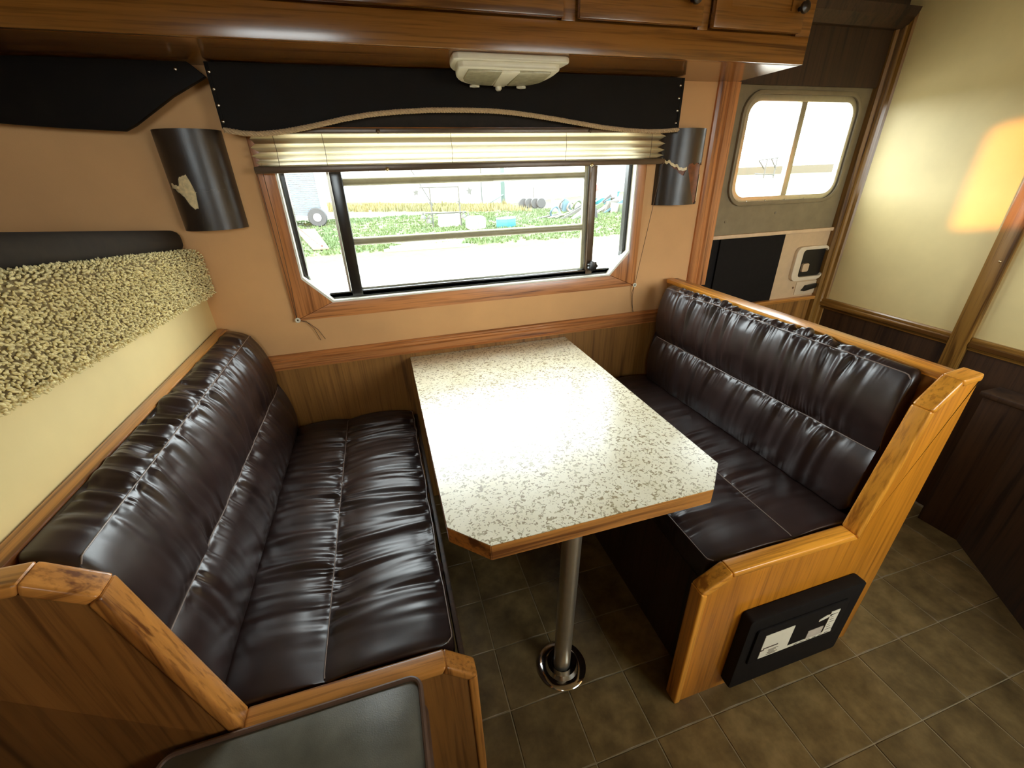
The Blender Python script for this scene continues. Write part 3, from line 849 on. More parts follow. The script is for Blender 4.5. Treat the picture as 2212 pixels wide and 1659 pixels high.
def cushion(name, label, pts, y0, y1, seed, skew=0.0, amp=1.0, N_=560, cat='cushion'):
    """pts: list of (x, z, gather 0..1, bulge, samples, piping) closed loop; the panel after each point carries that bulge"""
    n = len(pts)
    P = []; D = []; G = []; S = []
    area = sum(pts[i][0]*pts[(i+1) % n][1]-pts[(i+1) % n][0]*pts[i][1] for i in range(n))
    sg = 1 if area > 0 else -1
    for i in range(n):
        a = pts[i]; b = pts[(i+1) % n]
        m_ = a[4]
        dx, dz = b[0]-a[0], b[1]-a[1]
        l = math.hypot(dx, dz)
        nx, nz = sg*dz/l, -sg*dx/l
        for k in range(m_):
            t = k/m_
            if m_ > 8:
                t = 0.5-0.5*math.cos(PI*t)*(0.35)-0.5*(1-2*t)*0.65
                t = min(max(t, 0), 1)
            bl = a[3]*(1-abs(2*t-1)**2.4)
            P.append((a[0]+dx*t+nx*bl, a[1]+dz*t+nz*bl))
            da, db = t*l, (1-t)*l
            D.append((da, db)); G.append((a[2], b[2])); S.append(i)
    P = np.array(P); D = np.array(D); G = np.array(G); S = np.array(S)
    M_ = len(P)
    nx_ = np.roll(P, -1, 0)-np.roll(P, 1, 0)
    nrm = np.stack([sg*nx_[:, 1], -sg*nx_[:, 0]], 1); nrm /= np.linalg.norm(nrm, axis=1)[:, None]
    ys = np.linspace(y0, y1, N_)
    U = ys[:, None]-y0
    Lr = y1-y0
    h = np.zeros((N_, M_))
    env = sstep(0.03, 0.20, U)*sstep(0.02, 0.10, Lr-U)
    env_s = sstep(0.008, 0.05, U)*sstep(0.005, 0.03, Lr-U)
    for side in (0, 1):
        d = D[:, side][None, :]; g = G[:, side][None, :]
        sd = seed*7+S[None, :]*3+side
        for i in range(n):
            cols = np.where(S == i)[0]
            if len(cols) < 9 or G[cols[0], side] == 0:
                continue
            dd = D[cols, side][None, :]; gg = G[cols[0], side]
            q = seed*31+i*5+side
            slant = 0.30*(vnoise(U/0.26, dd*0+0.5, q+7)-0.5)*dd
            warp = slant+0.006*(vnoise(U/0.05, dd/0.10, q+100)-0.5)
            n1 = vnoise((U+warp)/0.0105, dd/0.16, q)
            r1 = 1-np.sqrt((2*n1-1)**2+0.02)
            n2 = vnoise((U+1.3*warp)/0.0185, dd/0.42, q+50)
            n3 = vnoise((U+1.6*warp)/0.040, dd/0.60, q+77)
            e1 = sstep(0.0, 0.007, dd)*np.exp(-dd/0.026)
            e2 = sstep(0.0, 0.018, dd)*np.exp(-dd/0.10)
            e3 = sstep(0.0, 0.050, dd)*np.exp(-dd/0.40)
            loc = 0.5+0.9*vnoise(U/0.13, dd*0+0.3, q+5)
            h[:, cols] += gg*env*loc*(0.0058*amp*(r1-0.5)*e1+0.0175*amp*(n2-0.5)*e2+0.0120*amp*(n3-0.5)*e3)
    # large soft unevenness
    allu = np.cumsum(np.r_[0, np.linalg.norm(np.diff(P, axis=0), axis=1)])[None, :]
    dmin = D.min(1)[None, :]
    h += 0.006*(vnoise(U/0.17, allu/0.12, seed+900)-0.5)*sstep(0, 0.05, dmin)*env_s
    X = P[None, :, 0]+nrm[None, :, 0]*h
    Z = P[None, :, 1]+nrm[None, :, 1]*h
    cx, cz = P[:, 0].mean(), P[:, 1].mean()
    e = np.minimum(U, Lr-U)
    rr = 0.022
    k = np.where(e < rr, np.sqrt(np.clip(1-(1-e/rr)**2, 0, 1)), 1.0)
    k = 0.80+0.20*k
    X = cx+(X-cx)*k; Z = cz+(Z-cz)*k
    X = X+skew*(ys[:, None]-y0)
    Yy = np.repeat(ys[:, None], M_, 1)
    t = thing(name, label, cat, (cx, (y0+y1)/2, cz-0.05))
    o0 = Vector(t.location)
    co = np.stack([X-o0[0], Yy-o0[1], Z-o0[2]], -1).reshape(-1, 3)
    caps = np.array([[cx-o0[0], y0+0.002-o0[1], cz-o0[2]], [cx+skew*Lr-o0[0], y1-0.002-o0[1], cz-o0[2]]])
    co = np.vstack([co, caps])
    i, j = np.meshgrid(np.arange(N_-1), np.arange(M_), indexing='ij')
    j2 = (j+1) % M_
    F = np.stack([i*M_+j, i*M_+j2, (i+1)*M_+j2, (i+1)*M_+j], -1).reshape(-1, 4).tolist()
    for q in range(M_):
        F.append((N_*M_, (q+1) % M_, q)); F.append((N_*M_+1, (N_-1)*M_+q, (N_-1)*M_+(q+1) % M_))
    me = bpy.data.meshes.new('cover')
    me.from_pydata(co.tolist(), [], F)
    bm = bmesh.new(); bm.from_mesh(me); bmesh.ops.recalc_face_normals(bm, faces=bm.faces); bm.to_mesh(me); bm.free()
    me.materials.append(LEATHER)
    me.polygons.foreach_set('use_smooth', [True]*len(me.polygons))
    o = bpy.data.objects.new('cover', me); C.objects.link(o); o.parent = t
    # seam threads
    cum = 0
    for i_ in range(n):
        if pts[i_][5]:
            col = cum
            seam = []
            for r in range(4, N_-4, 5):
                p = co[r*M_+col]
                seam.append((p[0]+o0[0]+nrm[col, 0]*0.0012, p[1]+o0[1], p[2]+o0[2]+nrm[col, 1]*0.0012))
            MB().tube(seam, pts[i_][5], 6).build('seam', LTHREAD, t, smooth=True)
        cum += pts[i_][4]
    return t

# (x, z, gather, bulge of the panel that follows, samples, thread radius)
seatL = [(-0.030, 0.410, 0, 0.006, 12, 0), (-0.025, 0.500, 1.0, 0.016, 60, 0.0014), (-0.280, 0.503, 1.0, 0.016, 52, 0.0013), (-0.500, 0.498, 0.3, 0.0, 6, 0), (-0.500, 0.410, 0, 0, 8, 0)]
cushion('seat_cushion', 'dark brown gathered leather seat cushion on the bench beside the grey footstool', seatL, -1.050, -0.012, 3)
backL = [(-0.462, 0.512, 0.4, 0.016, 44, 0), (-0.494, 0.690, 1.0, 0.020, 56, 0.0014), (-0.529, 0.902, 1.1, 0.006, 24, 0.0013), (-0.592, 0.926, 0.7, 0.0, 8, 0), (-0.585, 0.512, 0, 0.0, 6, 0)]
cushion('back_cushion', 'dark brown gathered leather back cushion leaning below the carpeted bunk', backL, -1.030, -0.012, 5)
seatR = [(0.632, 0.410, 0, 0.006, 12, 0), (0.626, 0.500, 1.0, 0.014, 56, 0.0014), (0.884, 0.503, 0.8, 0.014, 52, 0.0014), (1.125, 0.498, 0.3, 0.0, 6, 0), (1.125, 0.410, 0, 0, 8, 0)]
cushion('seat_cushion', 'dark brown leather seat cushion by the entry door, partly under the table', seatR, -1.048, -0.05, 8, amp=0.8)
backR = [(1.080, 0.512, 0.3, 0.018, 44, 0), (1.110, 0.710, 0.9, 0.020, 56, 0.0014), (1.120, 0.930, 1.2, 0.006, 20, 0.0014), (1.152, 0.938, 0.8, 0.0, 8, 0), (1.148, 0.512, 0, 0.0, 6, 0)]
cushion('back_cushion', 'dark brown gathered leather back cushion on the bench by the entry door, light seams', backR, -1.030, -0.085, 12, skew=-0.03, amp=1.1)

# ------------------------------------------------------------------ black panel on the bench end
vp = thing('power_panel', 'black electrical panel with white labels on the end of the oak bench', 'panel', (0.92, YO, 0.19))
MB().prism(rrect(0.716, 1.112, 0.045, 0.345, 0.012), 1, YO-0.030, YO+0.004).build('housing', PANELBLK, vp, bevel=0.006)
MB().prism(rrect(0.745, 1.060, 0.155, 0.300, 0.008), 1, YO-0.036, YO-0.028).build('door', PANELBLK, vp, bevel=0.003)
PY = YO-0.0372
def label(poly, name='label_sticker', mat=PAPER, dy=0.0):
    return MB().prism(poly, 1, PY-dy, PY+0.002-dy).build(name, mat, vp)
lab = label([(0.776, 0.172), (0.874, 0.172), (0.874, 0.272), (0.776, 0.272)])
label([(0.874, 0.172), (1.036, 0.172), (1.036, 0.181), (0.874, 0.181)])
label([(0.940, 0.1815), (0.995, 0.1815), (0.995, 0.215), (0.940, 0.215)], mat=plain('paper_grey', (0.55, 0.47, 0.38, 1), 0.6))
label([(1.002, 0.1815), (1.034, 0.1815), (1.034, 0.272), (1.002, 0.272)])
label([(0.965, 0.246), (0.990, 0.250), (1.012, 0.256), (1.012, 0.262), (0.988, 0.262), (0.965, 0.253)], name='label_tab')
pm = MB()
pm.box(0.782, 0.832, PY-0.0008, PY+0.001, 0.2125, 0.2165); pm.box(0.776, 0.786, PY-0.0008, PY+0.001, 0.206, 0.2105)
for k in range(5):
    pm.box(0.802+0.004*(k % 2), 0.838-0.006*(k % 3), PY-0.0006, PY+0.001, 0.199-0.0052*k, 0.2004-0.0052*k)
for k in range(7):
    pm.box(1.007, 1.028-0.006*(k % 3), PY-0.0006, PY+0.001, 0.193+0.011*k, 0.1942+0.011*k)
for k in range(6):
    pm.box(0.90+0.022*k, 0.913+0.022*k, PY-0.0006, PY+0.001, 0.1755, 0.1772)
pp = pm.build('printed_lines', INK, vp); pp['kind'] = 'stuff'

# ------------------------------------------------------------------ grey leather footstool
fs_ = thing('footstool', 'grey green leather footstool with piped edges against the oak bench end', 'stool', (-0.30, -1.35, 0))
def puffy(x0, x1, y0, y1, z0, z1, name, mat, parent, nx=40, ny=40, crown=0.016):
    m = MB()
    def top(i, j):
        u, v = i/nx, j/ny
        b2 = (1-abs(2*u-1)**4)*(1-abs(2*v-1)**4)
        wob = 0.004*math.sin(7*u+3*v)*b2+0.003*math.sin(4*v-9*u)*b2
        return (x0+(x1-x0)*u, y0+(y1-y0)*v, z1+crown*b2+wob)
    vs = [top(i, j) for i in range(nx+1) for j in range(ny+1)]
    fs = [(i*(ny+1)+j, (i+1)*(ny+1)+j, (i+1)*(ny+1)+j+1, i*(ny+1)+j+1) for i in range(nx) for j in range(ny)]
    bd = [i*(ny+1) for i in range(nx+1)]+[nx*(ny+1)+j for j in range(1, ny+1)]+[i*(ny+1)+ny for i in range(nx-1, -1, -1)]+[j for j in range(ny-1, 0, -1)]
    base = len(vs)
    cx, cy = (x0+x1)/2, (y0+y1)/2
    for q in bd:
        p = vs[q]; vs.append((cx+(p[0]-cx)*1.012, cy+(p[1]-cy)*1.012, (z0+z1)/2))
    for q in bd:
        p = vs[q]; vs.append((p[0], p[1], z0))
    nb = len(bd)
    for k in range(nb):
        l = (k+1) % nb
        fs.append((bd[k], bd[l], base+l, base+k)); fs.append((base+k, base+l, base+nb+l, base+nb+k))
    fs.append(tuple(range(base+nb, base+2*nb)))
    m.add(vs, fs)
    o = m.build(name, mat, parent, smooth=True, angle=60)
    return o
SX0, SX1, SY0, SY1, SZ = -0.520, -0.100, -1.56, -1.112, 0.530
puffy(SX0, SX1, SY0, SY1, 0.44, SZ, 'cushion', GLEATHER, fs_)
for z in (SZ+0.001, 0.442):
    rr_ = [(x, y, z) for x, y in rrect(SX0-0.002, SX1+0.003, SY0-0.002, SY1+0.003, 0.022)]
    MB().tube(rr_, 0.0048, 8, closed=True).build('piping', PIPING, fs_, smooth=True)
MB().box(SX0+0.015, SX1-0.015, SY0+0.01, SY1-0.006, 0.0, 0.44).build('base', DARKW, fs_, bevel=0.004)

# ------------------------------------------------------------------ low dark cabinet by the right wall
lc = thing('low_cabinet', 'dark wooden low cabinet against the cream wall beyond the bench', 'cabinet', (1.95, -1.3, 0))
MB().prism([(2.01, -0.80), (2.02, -0.935), (1.78, -1.265), (1.62, -1.52), (1.62, -2.0), (2.105, -2.0), (2.105, -0.80)], 2, 0.0, 0.60).build('body', DARKW, lc, bevel=0.004)
MB().prism([(2.0, -0.79), (2.01, -0.94), (1.77, -1.27), (1.60, -1.52), (1.60, -2.01), (2.108, -2.01), (2.108, -0.79)], 2, 0.60, 0.62).build('top', DARKW, lc, bevel=0.004)

# ------------------------------------------------------------------ carpeted bunk ledge
def lift(y, z):
    t = min(max((z-1.05)/0.135, 0), 1)
    return (0.048+0.052*t)*(-y)
def shear_up(o):
    l = world_loc(o)
    for v in o.data.vertices:
        v.co.z += lift(v.co.y+l[1], v.co.z+l[2])

bl = thing('bunk_ledge', 'bunk ledge wrapped in thick cream carpet above the bench', 'ledge', (-0.9, -0.6, 1.05))
MB().box(-1.68, -0.606, -1.74, YW-0.002, 1.055, 1.185).build('board', BACKING, bl, bevel=0.02, seg=4)
shear_up(bl.children[0])
# tufts: short twisted loops standing on the front, the rounded edge and the top strip
ico = bmesh.new(); bmesh.ops.create_icosphere(ico, subdivisions=1, radius=1.0)
iv = np.array([v.co[:] for v in ico.verts]); ifc = np.array([[v.index for v in f.verts] for f in ico.faces]); ico.free()
tv = []; tf = []
# path of the wrap: bottom lip, front face, rounded edge, top
path_ = []
for k in range(8):
    path_.append((-0.612+0.004*k/8.0*3, 1.047+0.001*k, 0.6, -0.8))
nseg = 0
sp = 0.0045
wrap = []
z = 1.050
while z < 1.165:
    wrap.append((-0.606, z, 1.0, 0.0)); z += sp
for k in range(6):
    an = (k+0.5)/6*PI/2
    wrap.append((-0.626+0.02*math.cos(an), 1.165+0.02*math.sin(an), math.cos(an), math.sin(an)))
x = -0.630
while x > -0.85:
    wrap.append((x, 1.185, 0.0, 1.0)); x -= sp*1.25
wrap = [(-0.612, 1.050, 0.7, -0.7), (-0.618, 1.050, 0.4, -0.9)]+wrap
cnt = 0
for wi, (wx, wz, nx, nz) in enumerate(wrap):
    y = -1.35+random.random()*sp
    while y < YW-0.004:
        jx = random.uniform(-0.5, 0.5)*sp
        r0 = random.uniform(0.0017, 0.0032)
        ln = random.uniform(0.9, 1.9)
        # orientation: outward with a random lean
        d = np.array([nx+random.uniform(-.6, .6), random.uniform(-.9, .9), nz+random.uniform(-.6, .6)-0.2*(nx > 0.5)])
        d /= np.linalg.norm(d)
        a1 = np.cross(d, [0.3, 0.9, 0.2]); a1 /= np.linalg.norm(a1); a2 = np.cross(d, a1)
        c0 = np.array([wx-nz*jx, y, wz+nx*jx])+np.array([nx, 0, nz])*random.uniform(0.0, 0.0095)
        vv = c0+(iv[:, :1]*a1+iv[:, 1:2]*a2)*r0*0.72+iv[:, 2:3]*d*r0*ln
        tv.append(vv); tf.append(ifc+12*0+cnt*len(iv)); cnt += 1
        y += sp*random.uniform(0.75, 1.25)
tv = np.vstack(tv); tf = np.vstack(tf)
tv[:, 2] += (0.048+0.052*np.clip((tv[:, 2]-1.05)/0.135, 0, 1))*(-tv[:, 1])
me = bpy.data.meshes.new('carpet_pile')
me.vertices.add(len(tv)); me.vertices.foreach_set('co', (tv-np.array([-0.9, -0.6, 1.05])).ravel())
me.loops.add(len(tf)*3); me.loops.foreach_set('vertex_index', tf.ravel())
me.polygons.add(len(tf)); me.polygons.foreach_set('loop_start', np.arange(len(tf))*3)
me.polygons.foreach_set('use_smooth', np.ones(len(tf), dtype=bool))
me.update(); me.validate()
me.materials.append(PILE)
cp = bpy.data.objects.new('carpet_pile', me); C.objects.link(cp); cp.parent = bl; cp['kind'] = 'stuff'
mt = MB().box(-1.66, -0.632, -1.70, YW-0.004, 1.190, 1.252).build('bunk_shade_block', BUNKSHADE, None, bevel=0.03, seg=4)  # dark block added to draw the band of shadow above the bunk ledge
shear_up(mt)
tag(mt, 'dark brown block standing in for the shadow band on the carpeted bunk', 'shade block')

# ------------------------------------------------------------------ outdoors
GZ = -0.85
def ground_mat():
    m, nt, b = new_mat('yard_ground')
    v = coords(nt)
    sx = N(nt, 'ShaderNodeSeparateXYZ'); nt.links.new(v, sx.inputs[0])
    f = noise(nt, v, 0.9, 6, 0.65)
    g = noise(nt, v, 5.0, 4, 0.7)
    grass = ramp(nt, f, [(0.32, (0.034, 0.050, 0.019, 1)), (0.5, (0.055, 0.060, 0.026, 1)), (0.68, (0.078, 0.068, 0.030, 1))])
    mg = N(nt, 'ShaderNodeMixRGB', blend_type='MULTIPLY'); mg.inputs[0].default_value = 0.75
    g2 = ramp(nt, g, [(0.35, (0.62, 0.68, 0.55, 1)), (0.65, (1.2, 1.2, 1.1, 1))])
    nt.links.new(grass, mg.inputs[1]); nt.links.new(g2, mg.inputs[2])
    # worn gravel near the trailer
    mr = N(nt, 'ShaderNodeMapRange'); mr.inputs[1].default_value = 10.6; mr.inputs[2].default_value = 13.6
    ad = N(nt, 'ShaderNodeMath', operation='MULTIPLY_ADD'); ad.inputs[1].default_value = 3.0
    nt.links.new(f, ad.inputs[0]); nt.links.new(sx.outputs[1], ad.inputs[2])
    nt.links.new(ad.outputs[0], mr.inputs[0])
    mx = N(nt, 'ShaderNodeMixRGB'); mx.inputs[1].default_value = (0.34, 0.32, 0.28, 1)
    nt.links.new(mr.outputs[0], mx.inputs[0]); nt.links.new(mg.outputs[0], mx.inputs[2])
    nt.links.new(mx.outputs[0], b.inputs['Base Color'])
    b.inputs['Roughness'].default_value = 0.95
    return m
struct(MB().box(-260, 420, -120, 420, GZ-0.3, GZ).build('ground', ground_mat()))
ppl = lambda n, c, r=0.6, **k: plain(n, c, r, **k)
WHT = ppl('shed_white', (0.62, 0.64, 0.64, 1)); GRY = ppl('weathered_grey', (0.060, 0.064, 0.056, 1)); RIB = ppl('trailer_blue', (0.085, 0.125, 0.165, 1))
GREENP = ppl('green_paint', (0.045, 0.075, 0.060, 1)); BLUEC = ppl('blue_plastic', (0.012, 0.115, 0.135, 1)); REDC = ppl('red_plastic', (0.22, 0.035, 0.026, 1))
TYRE = ppl('tyre', (0.034, 0.036, 0.036, 1)); WOODG = ppl('grey_plank', (0.22, 0.21, 0.18, 1)); TANK = ppl('tank_white', (0.66, 0.66, 0.64, 1)); STRAW = ppl('dry_weeds', (0.150, 0.135, 0.050, 1))
ROOFC = ppl('field_tan', (0.075, 0.062, 0.032, 1))
# long metal shed
P0, P1 = Vector((-1.9, 46.0)), Vector((10.2, 34.0))
P2, P3 = Vector((10.5, 34.2)), Vector((30.0, 52.0))
def wall_seg(A, B, h, name, label, npan, cat='building'):
    t = thing(name, label, cat, (A[0], A[1], GZ))
    d = (B-A); L_ = d.length; d = d/L_; nrm_ = Vector((d[1], -d[0]))
    if nrm_[1] > 0:
        nrm_ = -nrm_
    for k in range(npan):
        a0 = A+d*(L_*k/npan+0.02); a1 = A+d*(L_*(k+1)/npan-0.02)
        m = MB(); pts = []
        for q in range(9):
            p = a0+(a1-a0)*(q/8); off = nrm_*(0.05 if q % 2 else 0.0)
            pts.append((p[0]+off[0], p[1]+off[1]))
        back = [(p[0]-nrm_[0]*0.15, p[1]-nrm_[1]*0.15) for p in (a1, a0)]
        m.prism(pts+back, 2, GZ, GZ+h).build('wall_panel', WHT, t)
    c = A+d*L_*0.5-nrm_*2.0
    m = MB(); 
    cs4 = [A+nrm_*0.3, B+nrm_*0.3, B-nrm_*0.6, A-nrm_*0.6]
    m.prism([(p[0], p[1]) for p in cs4], 2, GZ+h, GZ+h+0.15).build('roof', GRY, t)
    return t
wall_seg(Vector((-14.0, 58.0)), P1, 4.6, 'metal_shed', 'long white metal shed beyond the grass, ending at the green post', 14)
wall_seg(P2, Vector((34.0, 50.0)), 4.6, 'metal_shed', 'white metal shed behind the scrap pile, past the green post', 12)
def postobj(name, label, x, y, h, r, mat, tilt=0.0, cat='post'):
    o = MB().tube([(x, y, GZ), (x+tilt, y, GZ+h)], r, 8).build(name, mat)
    tag(o, label, cat); return o
gp = thing('green_post', 'green steel post with a brace against the shed corner', 'post', (9.75, 33.5, GZ))
MB().box(9.6, 9.9, 33.4, 33.6, GZ, GZ+4.2).build('upright', GREENP, gp)
MB().tube([(9.7, 33.3, GZ+0.7), (6.9, 29.5, GZ+0.05)], 0.07, 8).build('brace', GREENP, gp)
postobj('fence_post', 'dark fence post before the shed above the scrap pile', 17.3, 40.0, 3.6, 0.10, GRY)
postobj('fence_post', 'thin grey pole beside the dark tyres in the grass', 10.6, 28.6, 1.3, 0.05, GRY)
postobj('fence_post', 'thin pole by the shed left of the green post', 8.2, 34.2, 3.5, 0.05, GRY)
postobj('fence_post', 'thin leaning pole by the shed over the dry weeds', 4.2, 33.0, 2.6, 0.04, GRY, -1.4)
# neighbour trailer seen through the narrow pane
nt_ = thing('livestock_trailer', 'blue grey ribbed stock trailer standing in the grass', 'trailer', (-4.5, 23.5, GZ))
for k in range(30):
    z0 = GZ+0.55+k*0.085
    MB().box(-9.0, -2.72, 23.4, 23.5, z0, z0+0.058).build('slat', RIB, nt_)
MB().box(-9.0, -2.62, 23.5, 25.6, GZ+0.5, GZ+3.2).build('body', WHT, nt_)
MB().box(-2.72, -2.5, 23.35, 23.55, GZ+0.45, GZ+3.2).build('corner_post', WHT, nt_)
MB().box(-9.0, -2.5, 23.3, 23.6, GZ+0.38, GZ+0.52).build('skirt', TANK, nt_)
wh = MB().lathe([(0.20, 0), (0.42, 0.0), (0.46, 0.05), (0.46, 0.2), (0.42, 0.25), (0.2, 0.25)], (-2.95, 23.05, GZ+0.46), 1, 24).build('wheel', TYRE, nt_, smooth=True)
MB().lathe([(0.19, 0.0), (0.17, 0.05), (0.05, 0.06)], (-2.95, 23.02, GZ+0.46), 1, 20).build('wheel_hub', TANK, wh)
rs = thing('loading_ramp', 'faded red ramp lying in the grass by the stock trailer', 'ramp', (-2.9, 18.0, GZ))
MB().prism([(-3.85, 21.5), (-3.0, 21.5), (-1.8, 14.6), (-2.3, 14.6)], 2, GZ+0.04, GZ+0.09).build('deck', ppl('faded_red', (0.20, 0.12, 0.095, 1)), rs)
MB().tube([(-3.7, 21.3, GZ+0.20), (-2.0, 14.6, GZ+0.16)], 0.035, 6).build('edge_tube', ppl('red_brown', (0.10, 0.035, 0.022, 1)), rs)
# saddle rack
sr = thing('saddle_rack', 'tall steel rack with crossbar and hanging hardware in the yard', 'rack', (3.0, 19.5, GZ))
for x in (2.42, 3.74):
    MB().tube([(x, 19.5, GZ), (x-0.02, 19.5, GZ+1.76)], 0.035, 8).build('upright', GRY, sr)
MB().tube([(1.95, 19.5, GZ+1.74), (3.75, 19.5, GZ+1.73)], 0.03, 8).build('top_bar', GRY, sr)
MB().tube([(2.1, 19.45, GZ+0.66), (4.0, 19.45, GZ+0.64)], 0.035, 8).build('crossbar', GRY, sr)
def blob(c, r, ir, seed, n=11):
    q = random.Random(seed); pts = []
    for k in range(n):
        a = 2*PI*k/n; rad = r if k % 2 else ir
        rad *= q.uniform(0.75, 1.2)
        pts.append((c[0]+rad*math.cos(a), c[2]+rad*math.sin(a)))
    return MB().prism(pts, 1, c[1]-0.06, c[1]+0.06)
for k, c in enumerate(((1.80, 19.45, GZ+1.55), (4.22, 19.45, GZ+1.52))):
    blob(c, 0.17, 0.08, 4+k).build('hook_star', GRY, sr)
for k, (x, z) in enumerate(((1.98, 0.55), (2.22, 0.36), (3.86, 0.50), (4.08, 0.38))):
    MB().lathe([(0.03, 0.32), (0.06, 0.25), (0.05, 0.18), (0.12, 0.1), (0.13, 0.0)], (x, 19.4, GZ+z-0.12), 2, 12).build('hanging_lamp', GRY, sr, smooth=True)
for x in (2.36, 3.68):
    for z in (1.1, 0.62):
        MB().lathe([(0.05, 0), (0.05, 0.05)], (x, 19.42, GZ+z), 1, 10).build('bracket', GRY, sr)
tk = thing('storage_crate', 'white boxy crate standing behind the steel rack', 'crate', (3.2, 19.9, GZ))
MB().prism([(2.75, GZ), (3.80, GZ), (3.80, GZ+0.42), (3.66, GZ+0.50), (2.80, GZ+0.48)], 1, 19.75, 20.4).build('box', TANK, tk, bevel=0.02)
MB().box(2.73, 3.82, 19.73, 20.42, GZ+0.46, GZ+0.52).build('lid', WHT, tk, bevel=0.02)
tn = thing('water_tank', 'white rounded tank in the grass beside the blue box', 'tank', (4.15, 17.9, GZ))
MB().prism([(x, z) for x, z in rrect(3.72, 4.55, GZ, GZ+0.56, 0.16)], 1, 17.8, 18.3).build('shell', TANK, tn, bevel=0.05, seg=3)
MB().lathe([(0.02, 0), (0.02, -0.04)], (4.2, 17.8, GZ+0.3), 1, 10).build('tap', GRY, tn)
MB().lathe([(0.09, 0), (0.09, 0.04)], (4.0, 18.0, GZ+0.56), 2, 12).build('cap', ppl('yellow_cap', (0.2, 0.16, 0.01, 1)), tn)
bb = thing('blue_cooler', 'bright blue box with pale lid on the grass', 'box', (5.5, 17.95, GZ))
MB().prism([(5.06, 17.95), (5.55, 17.75), (6.02, 18.05), (5.55, 18.35)], 2, GZ, GZ+0.36).build('box', BLUEC, bb, bevel=0.02)
MB().prism([(5.04, 17.95), (5.55, 17.73), (6.04, 18.05), (5.55, 18.37)], 2, GZ+0.36, GZ+0.44).build('lid', ppl('pale_blue', (0.16, 0.26, 0.28, 1)), bb, bevel=0.02)
TORD = ('nearest the thin grey pole', 'second from the thin grey pole', 'third from the thin grey pole', 'farthest from the thin grey pole')
for k in range(4):
    t = MB().lathe([(0.16, 0), (0.30, 0.0), (0.34, 0.06), (0.34, 0.16), (0.30, 0.22), (0.16, 0.22)], (9.75+0.36*k, 28.2-0.2*k, GZ+0.34), 1, 18).build('old_tyre', TYRE, None, smooth=True)
    tag(t, 'old dark tyre before the shed, %s' % TORD[k], 'tyre', 'old tyres in a row before the shed')
# timber on the ground
ORD = ('nearest to the window', 'second nearest to the window', 'third from the window', 'fourth from the window', 'farthest from the window')
for k in range(5):
    yy = 13.3+0.33*k
    t = MB().box(0.0+0.2*k, 2.9-0.25*(k % 3), yy, yy+0.22, GZ, GZ+0.07+0.03*(k % 2)).build('timber_plank', WOODG)
    tag(t, 'long pale plank in the grass, %s of five' % ORD[k], 'plank', 'pale planks lying in the grass')
# scrap pile: one piece of each kind in each colour
q = random.Random(5)
cols = [(GRY, 'dark grey'), (TYRE, 'black'), (WOODG, 'pale brown'), (WHT, 'white'), (ppl('dull_green', (0.06, 0.085, 0.045, 1)), 'dull green'), (ppl('dull_blue', (0.045, 0.10, 0.13, 1)), 'dull blue')]
for k in range(24):
    mt_, cn = cols[k//4]
    x = 9.0+5.6*((k*0.381966) % 1.0); y = 19.4+5.4*((k*0.618034+0.3) % 1.0)
    hgt = 0.75*math.exp(-((x-11.9)/1.9)**2)
    kk = k % 4
    if kk == 0:
        o = MB().tube([(x-0.7, y, GZ+0.04), (x+q.uniform(0.2, 0.9), y+q.uniform(-.5, .5), GZ+0.1+hgt)], 0.045, 6).build('scrap_pipe', mt_)
        tag(o, cn+' scrap pipe leaning in the junk pile', 'pipe', 'scrap in the junk pile')
    elif kk == 1:
        r0 = q.uniform(0.2, 0.36)
        pts = [(x+r0*math.cos(2*PI*i/16), y+0.1*math.sin(4*PI*i/16), GZ+0.05+r0+r0*math.sin(2*PI*i/16)) for i in range(16)]
        o = MB().tube(pts, 0.06, 6, closed=True).build('scrap_ring', mt_)
        tag(o, cn+' round scrap ring standing in the junk pile', 'ring', 'scrap in the junk pile')
    elif kk == 2:
        s0 = q.uniform(0.25, 0.5); h0 = 0.3+hgt*0.7
        o = MB().prism([(x-s0, GZ), (x+s0, GZ), (x+s0*q.uniform(.5, 1), GZ+h0*q.uniform(.7, 1.1)), (x-s0*q.uniform(.4, 1), GZ+h0)], 1, y, y+0.4).build('scrap_box', mt_, None, bevel=0.02)
        tag(o, cn+' boxy scrap piece in the junk pile', 'scrap', 'scrap in the junk pile')
    else:
        l0 = q.uniform(0.5, 0.9)
        o = MB().prism([(x-l0, GZ), (x-l0+0.18, GZ), (x+l0, GZ+0.2+hgt), (x+l0-0.1, GZ+0.36+hgt)], 1, y, y+0.08).build('scrap_board', mt_)
        tag(o, cn+' flat scrap board leaning in the junk pile', 'board', 'scrap in the junk pile')
rc = MB().lathe([(0.38, 0), (0.36, 0.05), (0.10, 0.42), (0.02, 0.46)], (13.6, 25.4, GZ+1.10), 2, 16).build('red_cone', REDC)
tag(rc, 'red cone on top of the junk pile', 'cone')
tp = thing('scrap_table', 'white table below the red cone on the junk pile', 'table', (13.9, 25.6, GZ+0.5))
MB().box(13.2, 15.2, 25.2, 26.0, GZ+0.62, GZ+1.10).build('tabletop', TANK, tp, bevel=0.03)
MB().box(13.3, 13.5, 25.3, 25.5, GZ, GZ+0.62).build('leg', GRY, tp)
MB().box(14.9, 15.1, 25.3, 25.5, GZ, GZ+0.62).build('leg', GRY, tp)
cr = thing('blue_bin', 'blue bin beside the junk pile behind the narrow pane', 'bin', (16.3, 29.0, GZ))
MB().prism([(15.6, GZ), (17.2, GZ), (17.3, GZ+0.75), (15.5, GZ+0.75)], 1, 28.6, 29.6).build('tub', BLUEC, cr, bevel=0.04)
MB().box(15.45, 17.35, 28.55, 29.65, GZ+0.75, GZ+0.82).build('rim', BLUEC, cr, bevel=0.02)
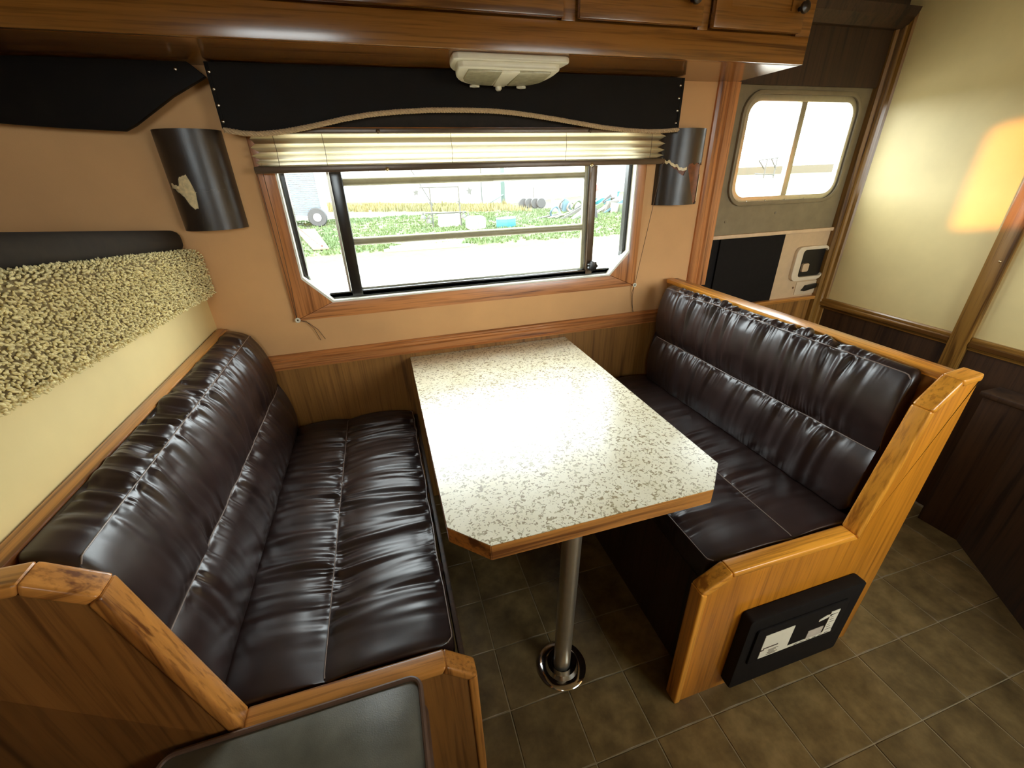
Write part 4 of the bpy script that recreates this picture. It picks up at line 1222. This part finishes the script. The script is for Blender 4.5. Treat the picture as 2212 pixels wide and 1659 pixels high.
# dry weeds and grass tufts
def tufts(name, label, n, area, hmin, hmax, mat, seed):
    q = np.random.RandomState(seed)
    vs = []; fs = []
    for k in range(n):
        x, y = area(q)
        for b_ in range(4):
            a = q.rand()*2*PI; h = q.uniform(hmin, hmin+(hmax-hmin)*(0.35+0.65*abs(math.sin(x*0.9+y*0.37)*math.cos(x*0.31-y*0.5)))); wd = 0.02+0.02*q.rand()
            dx, dy = math.cos(a)*h*0.35, math.sin(a)*h*0.35
            o = len(vs)
            bx_, by_ = x+q.uniform(-.1, .1), y+q.uniform(-.1, .1)
            vs += [(bx_-wd, by_, GZ), (bx_+wd, by_, GZ), (bx_+dx, by_+dy, GZ+h)]
            fs.append((o, o+1, o+2))
    o = MB().add(vs, fs).build(name, mat)
    o['kind'] = 'stuff'; o['label'] = label; o['category'] = 'grass'
tufts('grass', 'green grass tufts across the yard', 5200, lambda q: ((lambda y: (q.uniform(-0.4, 0.95)*y*0.75, y))(q.uniform(13.5, 27))), 0.05, 0.16, ppl('grass_green', (0.065, 0.105, 0.030, 1)), 3)
tufts('weeds', 'dry yellow weeds along the foot of the shed', 1500, lambda q: ((lambda t: (-4+t*13.5, 40-t*9.0+q.uniform(-5.5, 1)))(q.rand())), 0.12, 0.62, STRAW, 4)
# far field seen through the door window
sf = thing('swing_frame', 'thin steel frame standing in the far field', 'frame', (75, 72.9, GZ))
def tb(pts, nme):
    MB().tube(pts, 0.12, 6).build(nme, GRY, sf)
tb([(72.6, 72.9, GZ+3.2), (77.2, 72.9, GZ+3.6)], 'top_bar'); tb([(72.6, 72.9, GZ+3.2), (74.3, 72.9, GZ+1.7)], 'strut'); tb([(74.6, 72.9, GZ+3.4), (74.6, 72.9, GZ)], 'leg')
tb([(75.6, 72.9, GZ+3.4), (77.2, 72.9, GZ+1.6)], 'strut'); tb([(77.0, 72.9, GZ+3.5), (77.0, 72.9, GZ)], 'leg'); tb([(72.3, 72.9, GZ+0.9), (77.0, 72.9, GZ+0.6)], 'low_bar')
hl = struct(MB().prism([(60, GZ), (230, GZ), (230, GZ+1.8), (190, GZ+2.6), (140, GZ+2.2), (60, GZ+1.6)], 1, 110, 118).build('hill', ROOFC))
